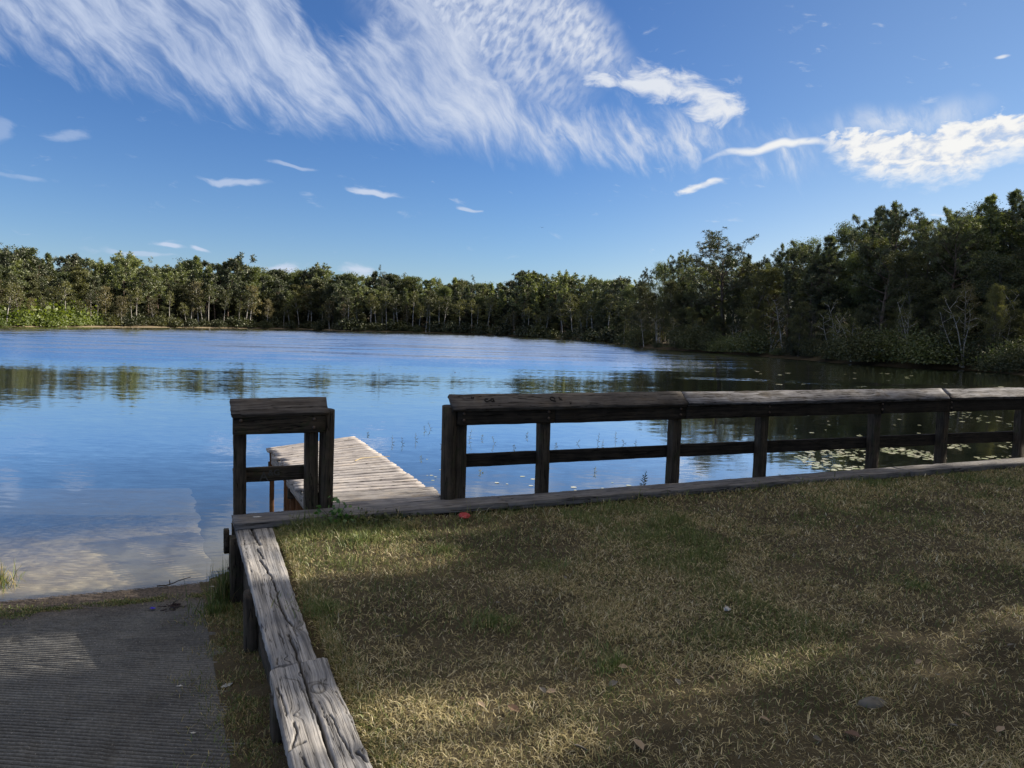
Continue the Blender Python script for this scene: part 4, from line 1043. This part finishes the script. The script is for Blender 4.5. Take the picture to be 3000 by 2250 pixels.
def in_view(P, mx=420, my=300):
    v = P - CAM; zc = v @ FW; ok = zc > .3; zc = np.maximum(zc, .3)
    x_ = 1500 + FPX * (v @ RT) / zc; y_ = 1125 - FPX * (v @ UP) / zc
    return ok & (x_ > -mx) & (x_ < 3000 + mx) & (y_ < 2250 + my)
N0 = 3400000
A_ = rng.uniform(0, 14, N0); B_ = rng.uniform(0, 8, N0)
GP = np.full((N0, 3), ZL); off0 = KF[:2] - eb[:2] * .10 + en[:2] * .27
GP[:, 0] = off0[0] + e1[0] * A_ + e2[0] * B_; GP[:, 1] = off0[1] + e1[1] * A_ + e2[1] * B_
cell = abs(e1[0] * e2[1] - e1[1] * e2[0]) * 14 * 8
dist = np.hypot(GP[:, 0], GP[:, 1]); dens0 = N0 / cell
bare = np.clip((fbm(GP[:, 0] * .9, GP[:, 1] * .9, 44) - .40) * 5, .30, 1)
want = np.clip(15000 * (3.0 / np.maximum(dist, 2.2)) ** 1.1, 4500, 16000) * bare
keep = (rng.random(N0) < want / dens0) & in_view(GP); GP = GP[keep]; A_ = A_[keep]; B_ = B_[keep]
GP[:, 2] = lawn_z(GP[:, 0], GP[:, 1]) - .004
n = len(GP); print('grass blades', n)
gx_, gy_ = GP[:, 0], GP[:, 1]
green = np.clip((fbm(gx_ * 1.5 + 3, gy_ * 1.5, 60) - .50) * 6, 0, 1) * .8 + np.clip((vn(gx_ * 4, gy_ * 4, 61) - .72) * 4, 0, 1) * .6
kerbside = np.clip(1 - B_ / 2.4, 0, 1) * np.clip(1.2 - A_ / 9, 0.2, 1)  # greener, taller grass towards the kerb corner
green = np.clip(green * .75 + .12 + kerbside * .16, 0, 1)
isg = rng.random(n) < green
tuft = np.clip((fbm(gx_ * 3.5, gy_ * 3.5, 70) - .48) * 4, 0, 1)
H = rng.uniform(.018, .048, n) * (1 + .9 * tuft) + isg * rng.uniform(0, .018, n)
H *= 1 + 1.3 * np.exp(-B_ / .16) + .5 * kerbside
LEAN = np.clip(rng.normal(.74, .22, n) - isg * .18, .05, .98)
Wb = rng.uniform(.0024, .0048, n) * np.clip(dist[keep] / 4.5, .8, 2.0)
straw = np.array([.50, .42, .205]); straw2 = np.array([.25, .205, .10]); pale = np.array([.70, .63, .44]); g1_ = np.array([.16, .20, .055]); g2_ = np.array([.09, .135, .04]); yg = np.array([.22, .21, .07])
u = rng.random((n, 1)); u2 = rng.random((n, 1))
tone = np.clip(fbm(gx_ * .8, gy_ * .8, 80)[:, None] * 1.8 - .4, 0, 1)
Cb = np.where(isg[:, None], (g1_ * u + g2_ * (1 - u)) * (1 - .35 * u2) + yg * .35 * u2, (straw * u + straw2 * (1 - u)) * (.72 + .5 * tone))
Cb = np.where((rng.random((n, 1)) < .12) & ~isg[:, None], pale, Cb)
Cb = Cb * rng.uniform(.75, 1.2, (n, 1))
tag(blades(GP, H, Wb, LEAN, Cb, 'grass'), 'short dry straw-coloured lawn grass with greener patches', 'grass', kind='stuff')

# long dead straws lying on top
sel = rng.choice(n, 26000, replace=False); Ps = GP[sel] + np.array([0, 0, .008]); ns = len(sel)
cs_ = (straw * rng.uniform(.8, 1.3, (ns, 1)) + (pale - straw) * rng.random((ns, 1)) * .7)
tag(blades(Ps, rng.uniform(.03, .075, ns), rng.uniform(.0020, .0036, ns), np.clip(rng.normal(.93, .06, ns), .7, .99), cs_, 'dead_straw'), 'pale dead grass straws lying flat over the lawn', 'straw', kind='stuff')
sel_a = SA + en * .30; P_ = np.zeros((9000, 3)); tt_ = rng.random(9000) * 4.2; oo_ = np.abs(rng.normal(size=9000)) * .05
P_[:, 0] = sel_a[0] + e2[0] * tt_ + en[0] * oo_; P_[:, 1] = sel_a[1] + e2[1] * tt_ + en[1] * oo_; P_[:, 2] = lawn_z(P_[:, 0], P_[:, 1])
ix_ = rng.choice(n, 9000)
tag(blades(P_, rng.uniform(.03, .07, 9000), rng.uniform(.0026, .005, 9000), np.clip(rng.normal(.6, .25, 9000), 0, .95), Cb[ix_], 'edge_grass'), 'dry grass growing against the split planks of the side wall', 'grass', kind='stuff')

# rough weeds between ramp and side wall, and the strip along the waterline
def scatter_line(p0, p1, wdt, n, hlo, hhi, zf, jitter=1.0):
    t = rng.random(n); o = rng.normal(size=n) * wdt * .5; P = np.zeros((n, 3)); d = (p1 - p0)[:2]; nn = np.array([-d[1], d[0]]) / np.linalg.norm(d)
    w = .5 + fbm(t * 6, t * 0, 91) * 1.0
    P[:, 0] = p0[0] + d[0] * t + nn[0] * o * w; P[:, 1] = p0[1] + d[1] * t + nn[1] * o * w; P[:, 2] = zf(P[:, 0], P[:, 1])
    return P, rng.uniform(hlo, hhi, n)
def gcol(n, g):
    u = rng.random((n, 1)); ig = rng.random((n, 1)) < g
    return np.where(ig, g1_ * u + g2_ * (1 - u), straw * u * .8 + straw2 * (1 - u)) * rng.uniform(.7, 1.25, (n, 1))
V0 = EA + ea * -.1 + en * .16; V1 = EA + ea * 4.2 + en * .20
P_, H_ = scatter_line(V0, V1, .34, 40000, .015, .06, lambda x, y: ramp_z(x, y) + .01)
k_ = rng.random(len(P_)) < np.clip((fbm(P_[:, 0] * 3, P_[:, 1] * 3, 93) - .33) * 4, .1, 1)
P_, H_ = P_[k_], H_[k_]
tag(blades(P_, H_, rng.uniform(.003, .005, len(P_)), np.clip(rng.normal(.55, .25, len(P_)), 0, .95), gcol(len(P_), .45), 'weeds'), 'low dark weeds and dead grass along the foot of the side wall', 'weeds', kind='stuff')
S0 = at(-500, 1830, .06); S1 = at(300, 1768, .06); S2 = at(640, 1742, .06)
PP = []; HH = []
for a, b, w_, n_ in ((S0, at(110, 1790, .06), .24, 6500), (at(60, 1795, .06), S1, .07, 2600), (S1, S2, .10, 5500)):
    p, h_ = scatter_line(a, b, w_, n_, .012, .040, lambda x, y: ramp_z(x, y) - .002); PP.append(p); HH.append(h_)
P_ = np.vstack(PP); H_ = np.concatenate(HH)
k_ = rng.random(len(P_)) < np.clip((fbm(P_[:, 0] * 3, P_[:, 1] * 8, 95) - .36) * 5, .04, 1); P_, H_ = P_[k_], H_[k_]
tag(blades(P_, H_, rng.uniform(.004, .007, len(P_)), np.clip(rng.normal(.6, .25, len(P_)), 0, .95), gcol(len(P_), .6), 'waterline_weeds'), 'thin strip of green weeds growing across the ramp near the waterline', 'weeds', kind='stuff')

def tuft_at(P, n, r, hlo, hhi, g, name, label, cat, w=(.004, .008), lean=.3, group=None):
    a = rng.uniform(0, 6.28, n); q = np.abs(rng.normal(size=n)) * r * .75 * (1 + .5 * np.sin(a * 2 + n) + .3 * np.sin(a * 5))
    L = np.stack([np.cos(a) * q, np.sin(a) * q, a * 0], -1)
    o = blades(L, rng.uniform(hlo, hhi, n), rng.uniform(*w, n), np.clip(rng.normal(lean, .2, n), 0, .9), gcol(n, g) * 1.1, name)
    o.location = [float(v) for v in P]; return tag(o, label, cat, group, 'stuff' if name == 'grass_tuft' else None)
def ramp_at(px, py, dz=0):
    P = at(px, py, .2)
    for _ in range(6): P = at(px, py, float(ramp_z(P[0], P[1])))
    P[2] += dz; return P
tuft_at(ramp_at(662, 1768), 420, .09, .10, .42, .85, 'tall_grass_tuft', 'tall green grass tuft growing at the corner post by the waterline', 'grass tuft')
tuft_at(ramp_at(640, 1800), 260, .14, .05, .14, .9, 'grass_tuft', 'low dark green tuft at the ramp edge below the corner post', 'grass tuft')
tuft_at(ramp_at(2, 1722), 160, .10, .08, .34, .35, 'reed_tuft', 'yellowish reed tuft standing in the shallows at the left edge', 'reeds', lean=.35)
for px, py, n_, r_, hh_, lb in ((955, 1790, 700, .16, .11, 'fresh green grass tuft beside the long split plank'), (1440, 1830, 800, .22, .085, 'green grass tuft in the middle of the shaded lawn'),
                           (1300, 1610, 420, .16, .10, 'bright green tuft in the sunlit streak of lawn'), (1050, 1590, 420, .13, .13, 'yellow-green tuft in the sunlit lawn near the kerb'),
                           (1210, 1545, 260, .12, .16, 'dry tall tuft against the kerb by the red lid'), (2680, 1720, 500, .22, .07, 'dark low green clump on the shaded lawn at the right'), (1800, 1950, 600, .22, .09, 'long-bladed green tuft below the white litter')):
    P = at(px, py, ZL); P[2] = float(lawn_z(P[0], P[1]))
    tuft_at(P, n_, r_, .03, hh_, .85 if 'dry' not in lb else .2, 'grass_tuft', lb, 'grass tuft', (.003, .005), .5)

# leafy weed by the kerb
def weed(P, n, r, h, leaf, mat, name, label, cat):
    o = thing(name, P, label, cat)
    C = rng.normal(size=(n, 3)) * np.array([r * .5, r * .4, 0]); C[:, 2] = np.abs(rng.normal(size=n)) * h * .5 + .01
    D = unit(rng.normal(size=(n, 3)) * np.array([1, 1, .5]) + np.array([0, 0, .3])); V, q, t3 = leaf_cards(C, D, leaf * rng.uniform(.6, 1.2, n), leaf * .7)
    link('leaves', mesh('leaves', V, q, t3, mat), o)
    paths = [(np.array([[C[i][0] * .3, C[i][1] * .3, -.01], C[i] * .6, C[i]]), np.array([.003, .002, .0015])) for i in range(0, n, 6)]
    Vt, Qt = tube_batch(paths, 4); link('stems', mesh('stems', Vt, Qt, None, L_BROAD), o); return o
L_WEED = leafmat('fresh_weed_leaves', (.045, .14, .02), (.12, .30, .04), .4, .1, .05)
P = at(985, 1535, ZL); weed(P, 130, .16, .15, .045, L_WEED, 'leafy_weed', 'bright green leafy weed growing against the kerb under the dock gap', 'weed')
P = at(1095, 1532, ZL); weed(P, 150, .30, .06, .04, L_DARK, 'leafy_weed', 'dark low leafy weeds in the kerb shadow near the dock gap', 'weed')
# ferny sprig behind the kerb
def sprig(P, h, n, mat, name, label, cat, group=None, lean=.1, leaf=.04):
    a = rng.uniform(0, 6.28); st = curve_pts((0, 0, 0), unit(np.array([math.cos(a) * lean, math.sin(a) * lean, 1])), h, 6, 0, .12)
    Vt, Qt = tube_batch([(st, np.linspace(.0035, .0015, 7))], 4); o = thing(name, P, label, cat, group)
    link('stem', mesh('stem', Vt, Qt, None, mat), o)
    t = np.linspace(.25, 1, n); C = np.array([np.array([np.interp(q * 6, range(7), st[:, k]) for k in range(3)]) for q in t])
    D = unit(np.stack([np.cos(np.arange(n) * 2.4), np.sin(np.arange(n) * 2.4), np.full(n, .5)], -1)); V, q, t3 = leaf_cards(C, D, leaf * (1.4 - t), leaf * .25)
    link('leaves', mesh('leaves', V, q, t3, mat), o); return o
Q = onfence(1893) + eb * .05; Q[2] = ZK - .1; sprig(Q, .24, 26, L_DARK, 'sprig', 'dark feathery sprig sticking up behind the kerb between two posts', 'plant', leaf=.055)
k = 0
for px, py, h_ in [(1030, 1300, .16), (1078, 1322, .12), (1150, 1300, .2), (1180, 1302, .18), (1218, 1290, .2), (1245, 1262, .15), (1262, 1258, .2), (1232, 1345, .1), (1290, 1310, .2), (1372, 1290, .25), (1410, 1285, .12), (1450, 1300, .2), (1540, 1280, .14),
                   (1505, 1312, .1), (1628, 1310, .12), (1690, 1300, .12), (1750, 1300, .28), (1762, 1308, .16), (1802, 1290, .2), (1830, 1300, .12), (1862, 1305, .14), (1410, 1385, .1), (1740, 1385, .12), (1075, 1275, .1), (1005, 1310, .12)]:
    if k % 2 == 0 or True:
        P = at(px, py, 0); P[2] = -.03
        sprig(P, h_, 7, L_OLIVE, 'water_plant', 'thin stem of water weed poking out of the calm water past the dock', 'water plant', 'water weed stems past the dock', .35, .05)
    k += 1

# lily pads
def pad_mesh(seed):
    n = 14; a = np.linspace(.12, 2 * np.pi - .12, n); r = 1 + .06 * np.sin(a * 3 + seed) + rng.normal(size=n) * .02
    V = [[0, 0, .012]] + [[math.cos(t) * q, math.sin(t) * q, .010 + .012 * math.sin(2 * t + seed)] for t, q in zip(a, r)]
    return mesh('lily_pad', V, None, None, PAD, polys=[(0, i, i + 1) for i in range(1, n)])
def pad_mat():
    m, t = newmat('lily_pad_leaf'); oi = t.new('ShaderNodeObjectInfo').outputs['Random']
    principled(t, t.mix(oi, (.34, .38, .22), (.62, .60, .46)), .16, 1.0); return m  # pads coloured pale to carry the sky's reflection
PAD = pad_mat(); PADS = [pad_mesh(i) for i in range(5)]
def pads(n, pxr, pyr, f, label, group, smin=.02, smax=.075, dens=None):
    c = 0; tries = 0; used = []
    while c < n and tries < 20000:
        tries += 1; px = random.uniform(*pxr); py = random.uniform(*pyr)
        if f and not f(px, py): continue
        P = at(px, py, 0.0); r_ = random.uniform(smin, smax)
        if any((P[0] - u[0]) ** 2 + (P[1] - u[1]) ** 2 < (r_ + u[2]) ** 2 * .8 for u in used): continue
        used.append((P[0], P[1], r_))
        o = link('lily_pad', PADS[c % 5]); o.location = (P[0], P[1], .002 + .0009 * (c % 9)); o.scale = (r_, r_ * random.uniform(.8, 1), r_); o.rotation_euler = (0, 0, random.uniform(0, 6.28))
        tag(o, label, 'lily pad', group); c += 1
cl = lambda px, py: vn(np.array(px / 70.), np.array(py / 16.), 5) > .42
pads(150, (2330, 2560), (1312, 1378), lambda px, py: py > 1312 + (2560 - px) * .02 and abs(px - (2400 + (py - 1320) * 2.2)) < 130 and vn(np.array(px / 26.), np.array(py / 7.), 5) > .38, 'pale lily pad in the thick patch behind the railing, left of the third gap', 'lily pads in the thick patch')
pads(75, (2575, 2760), (1312, 1350), lambda px, py: abs(py - (1313 + (px - 2575) * .16)) < 11, 'pale lily pad in the drifting band between two railing posts', 'lily pads in the drifting band')
pads(52, (2765, 2990), (1300, 1345), lambda px, py: cl(px + 200, py), 'pale lily pad in the patch at the far right of the railing', 'lily pads at the far right')
pads(34, (2770, 2985), (1205, 1255), lambda px, py: abs(py - (1205 + (px - 2770) * .2)) < 14, 'pale lily pad in the upper band behind the last railing gap', 'lily pads in the upper band')
pads(22, (2270, 2990), (1210, 1300), None, 'single pale lily pad adrift on dark water behind the railing', 'single lily pads')
pads(30, (2200, 3000), (1085, 1135), lambda px, py: vn(np.array(px / 60.), np.array(py / 9.), 8) > .6, 'distant pale lily pad on dark water above the railing', 'distant lily pads', .08, .16)
pads(14, (1330, 1900), (1395, 1440), None, 'small lily pad on blue water close behind the railing', 'lily pads close behind the railing', .02, .045)
pads(10, (860, 1330), (1290, 1480), lambda px, py: px > 1230 or px < 880, 'tiny floating leaf on blue water beside the dock', 'floating leaves by the dock', .015, .03)

# ---------------------------------------------------------------- small things lying about
def crumple(name, P, sx, sy, h, mat, label, cat, seed=1, rot=0.):
    n = 9; U, V_ = np.meshgrid(np.linspace(-1, 1, n), np.linspace(-1, 1, n)); r = np.random.default_rng(seed)
    Zc = np.abs(r.normal(size=U.shape)) * h * .6 * (1 - .6 * np.maximum(abs(U), abs(V_))) + .002
    X_ = U * sx * .5 * (1 - .35 * V_ ** 2) + r.normal(size=U.shape) * sx * .05; Y_ = V_ * sy * .5 * (1 - .3 * U ** 2) + r.normal(size=U.shape) * sy * .05
    o = link(name, grid_mesh(name, X_, Y_, Zc, mat, None, False)); o.location = [float(v) for v in P]; o.rotation_euler = (0, 0, rot); return tag(o, label, cat)
WHITE = plain('white_paper', (.62, .62, .62), .7); FOIL = plain('shiny_wrapper', (.40, .44, .50), .25, .8); RED = plain('red_plastic', (.34, .01, .02), .35, .5); BLUE = plain('blue_plastic', (.03, .02, .55), .4, .5)
DRYL = plain('dry_leaf', (.30, .23, .16), .8); DRYR = plain('russet_leaf', (.13, .08, .055), .8); WEEDM = plain('dark_waterweed', (.03, .018, .022), .6); STONE = plain('sandy_stone', (.14, .13, .115), .9)
def lawn_at(px, py, dz=.015):
    P = at(px, py, ZL); P = at(px, py, float(lawn_z(P[0], P[1]))); P[2] += dz; return P
crumple('paper_litter', lawn_at(2130, 1797), .045, .03, .03, WHITE, 'crumpled white paper scrap lying on the shaded lawn', 'litter', 3, .4)
crumple('plastic_wrapper', ramp_at(664, 2014, .008), .075, .028, .012, FOIL, 'clear shiny plastic wrapper on the ramp edge by the side wall', 'litter', 5, .9)
crumple('paper_litter', ramp_at(527, 2014, .006), .03, .012, .008, WHITE, 'small white paper strip lying on the ramp grooves', 'litter', 6, .3)
crumple('paper_litter', ramp_at(566, 2152, .006), .028, .010, .006, WHITE, 'narrow white scrap low on the ramp near the bottom', 'litter', 7)
crumple('paper_litter', ramp_at(623, 1722, .006), .05, .02, .01, WHITE, 'white scrap on the waterline weeds near the corner post', 'litter', 8, .2)
crumple('bottle_cap', ramp_at(447, 1786, .008), .04, .035, .015, BLUE, 'small blue plastic cap on the ramp near the waterline', 'bottle cap', 9)
crumple('bird_dropping', np.array([*kp(748)[:2], ZK + .001]) - eb * 0.0, .07, .035, .004, WHITE, 'white dropping splashed on the kerb end near the corner', 'bird dropping', 12, .2)
# red lid: a ring with a raised middle
th = np.linspace(0, 2 * np.pi, 25)[:-1]; prof = [(.046, 0), (.050, .007), (.047, .011), (.041, .010), (.038, .004), (.018, .004), (.0, .007)]
V = np.array([[r_ * math.cos(a), r_ * math.sin(a), z_] for r_, z_ in prof for a in th]); idx = np.arange(len(prof) * 24).reshape(len(prof), 24); j2 = np.roll(np.arange(24), -1)
q = np.stack([idx[:-1], idx[:-1][:, j2], idx[1:][:, j2], idx[1:]], -1).reshape(-1, 4)
o = link('plastic_disc', mesh('plastic_disc', V, q, None, RED, smooth=True)); o.location = [float(v) for v in lawn_at(1360, 1524, .035)]; o.rotation_euler = (.25, .1, 0); tag(o, 'round red plastic lid lying in the grass by the kerb', 'lid')
# dark tangle of water weed on the ramp
pts = [curve_pts(rng.normal(size=3) * np.array([.02, .03, .004]), unit(rng.normal(size=3) * np.array([1, 1, .2])), .07, 6, 0, .6) for _ in range(26)]
for p in pts: p[:, 2] = np.abs(p[:, 2]) * .5 + .004
Vt, Qt = tube_batch([(p, np.full(7, .003)) for p in pts], 4); o = link('water_weed', mesh('water_weed', Vt, Qt, None, WEEDM)); o.location = [float(v) for v in ramp_at(500, 1782, .006)]; tag(o, 'dark dried tangle of water weed on the ramp beside the blue cap', 'water weed')
# driftwood stick at the waterline
st = curve_pts((0, 0, .01), (1, .25, .02), .28, 8, 0, .25); Vt, Qt = tube_batch([(st, np.linspace(.006, .003, 9)), (curve_pts(st[3], (.2, .3, .9), .04, 3, 0, .4), np.linspace(.006, .003, 4))], 5)
o = link('stick', mesh('stick', Vt, Qt, None, W_DARK)); o.location = [float(v) for v in ramp_at(460, 1722, .006)]; tag(o, 'dark curled stick lying along the waterline of the ramp', 'stick')
# flat stone in the lawn
th = np.linspace(0, 2 * np.pi, 17)[:-1]; V = [[.06 * f * math.cos(a) * (1 + .12 * math.sin(2 * a + 1)), .04 * f * math.sin(a) * (1 + .1 * math.cos(3 * a)), z_ + .004 * math.sin(a * 2)] for f, z_ in ((1, 0), (.93, .018), (.6, .028), (.02, .030)) for a in th]
idx = np.arange(64).reshape(4, 16); j2 = np.roll(np.arange(16), -1); q = np.stack([idx[:-1], idx[:-1][:, j2], idx[1:][:, j2], idx[1:]], -1).reshape(-1, 4)
o = link('stone', mesh('stone', V, q, None, STONE, smooth=True)); o.location = [float(v) for v in lawn_at(2555, 2062, -.006)]; tag(o, 'flat grey stone half sunk in the lawn at the lower right', 'stone')
# dead leaves
leafV = np.array([[0, -.5, 0], [.28, -.2, .10], [.30, .15, .12], [0, .55, .02], [-.30, .15, .10], [-.26, -.2, .12], [0, 0, -.02]])
LM = [mesh('dead_leaf', leafV, None, None, mm, polys=[(6, 0, 1), (6, 1, 2), (6, 2, 3), (6, 3, 4), (6, 4, 5), (6, 5, 0)]) for mm in (DRYL, DRYR, STONE)]
lv = [(1460, 1775, 2, .05), (1825, 1965, 0, .05), (1795, 2015, 2, .05), (1590, 2035, 2, .045), (1615, 2038, 0, .045), (1505, 2090, 1, .06), (1410, 2078, 0, .045), (1700, 2205, 2, .06), (1870, 2195, 0, .07), (1990, 1710, 0, .04), (2393, 2178, 2, .05), (2495, 2165, 1, .075), (2330, 1538, 0, .05), (2190, 1540, 2, .05),
      (2645, 2212, 0, .05), (2790, 2138, 2, .045), (2830, 2105, 0, .04), (2745, 1988, 2, .045), (2930, 2150, 0, .05), (2402, 1912, 0, .045), (1170, 1875, 2, .05), (1350, 2060, 1, .05), (2080, 1995, 0, .045), (2240, 2120, 0, .05), (2880, 1860, 2, .04), (2960, 1900, 2, .04), (2690, 1950, 0, .04), (1655, 1700, 2, .04), (1270, 1815, 0, .04), (1985, 2010, 2, .045)]
for i, (px, py, m_, s_) in enumerate(lv):
    o = link('dead_leaf', LM[m_]); o.location = [float(v) for v in lawn_at(px, py, .020)]; o.scale = (s_, s_, s_); o.rotation_euler = (random.uniform(-.4, .4), random.uniform(-.4, .4), random.uniform(0, 6.28))
    tag(o, ('dry brown leaf', 'russet red leaf', 'pale grey leaf')[m_] + ' lying on the shaded lawn', 'leaf', ('dry brown', 'russet', 'pale grey')[m_] + ' leaves on the lawn')
# yellow straw lying on the dock
st = at(1040, 1350, ZK + .02); P0 = Vector([float(v) for v in st]); s1 = np.array([[0, 0, 0], [.05, .12, .01], [.18, .24, .006], [.34, .33, .003]])
Vt, Qt = tube_batch([(s1, np.array([.006, .005, .004, .003]))], 4); o = link('dry_stalk', mesh('dry_stalk', Vt, Qt, None, plain('straw', (.5, .4, .22)))); o.location = P0; tag(o, 'curved dry yellow stalk lying on the dock boards', 'stalk')
# bird high in the sky and a small bird on the water
def bird(P, s_, label, nm, fly):
    V = np.array([[0, .5, 0], [.1, .1, .03], [0, -.5, 0], [-.1, .1, .03], [0, .1, -.1], [.9, -.15, .25 if fly else -.02], [-.9, -.15, .25 if fly else -.02]]) * s_
    if not fly: V[5] *= .2; V[6] *= .2; V[:, 2] += .08 * s_
    o = link(nm, mesh(nm, V, None, None, WEEDM, polys=[(0, 1, 4), (0, 4, 3), (1, 2, 4), (3, 4, 2), (0, 3, 1), (1, 3, 2), (1, 5, 2), (3, 2, 6)])); o.location = [float(v) for v in P]; return tag(o, label, 'bird')
bird(at_depth(1588, 667, 60), .22, 'tiny dark bird flying high over the middle of the lake', 'bird', True)
bird(at(1333, 1092, 0), .3, 'tiny dark bird floating on the rippled water', 'bird', False)
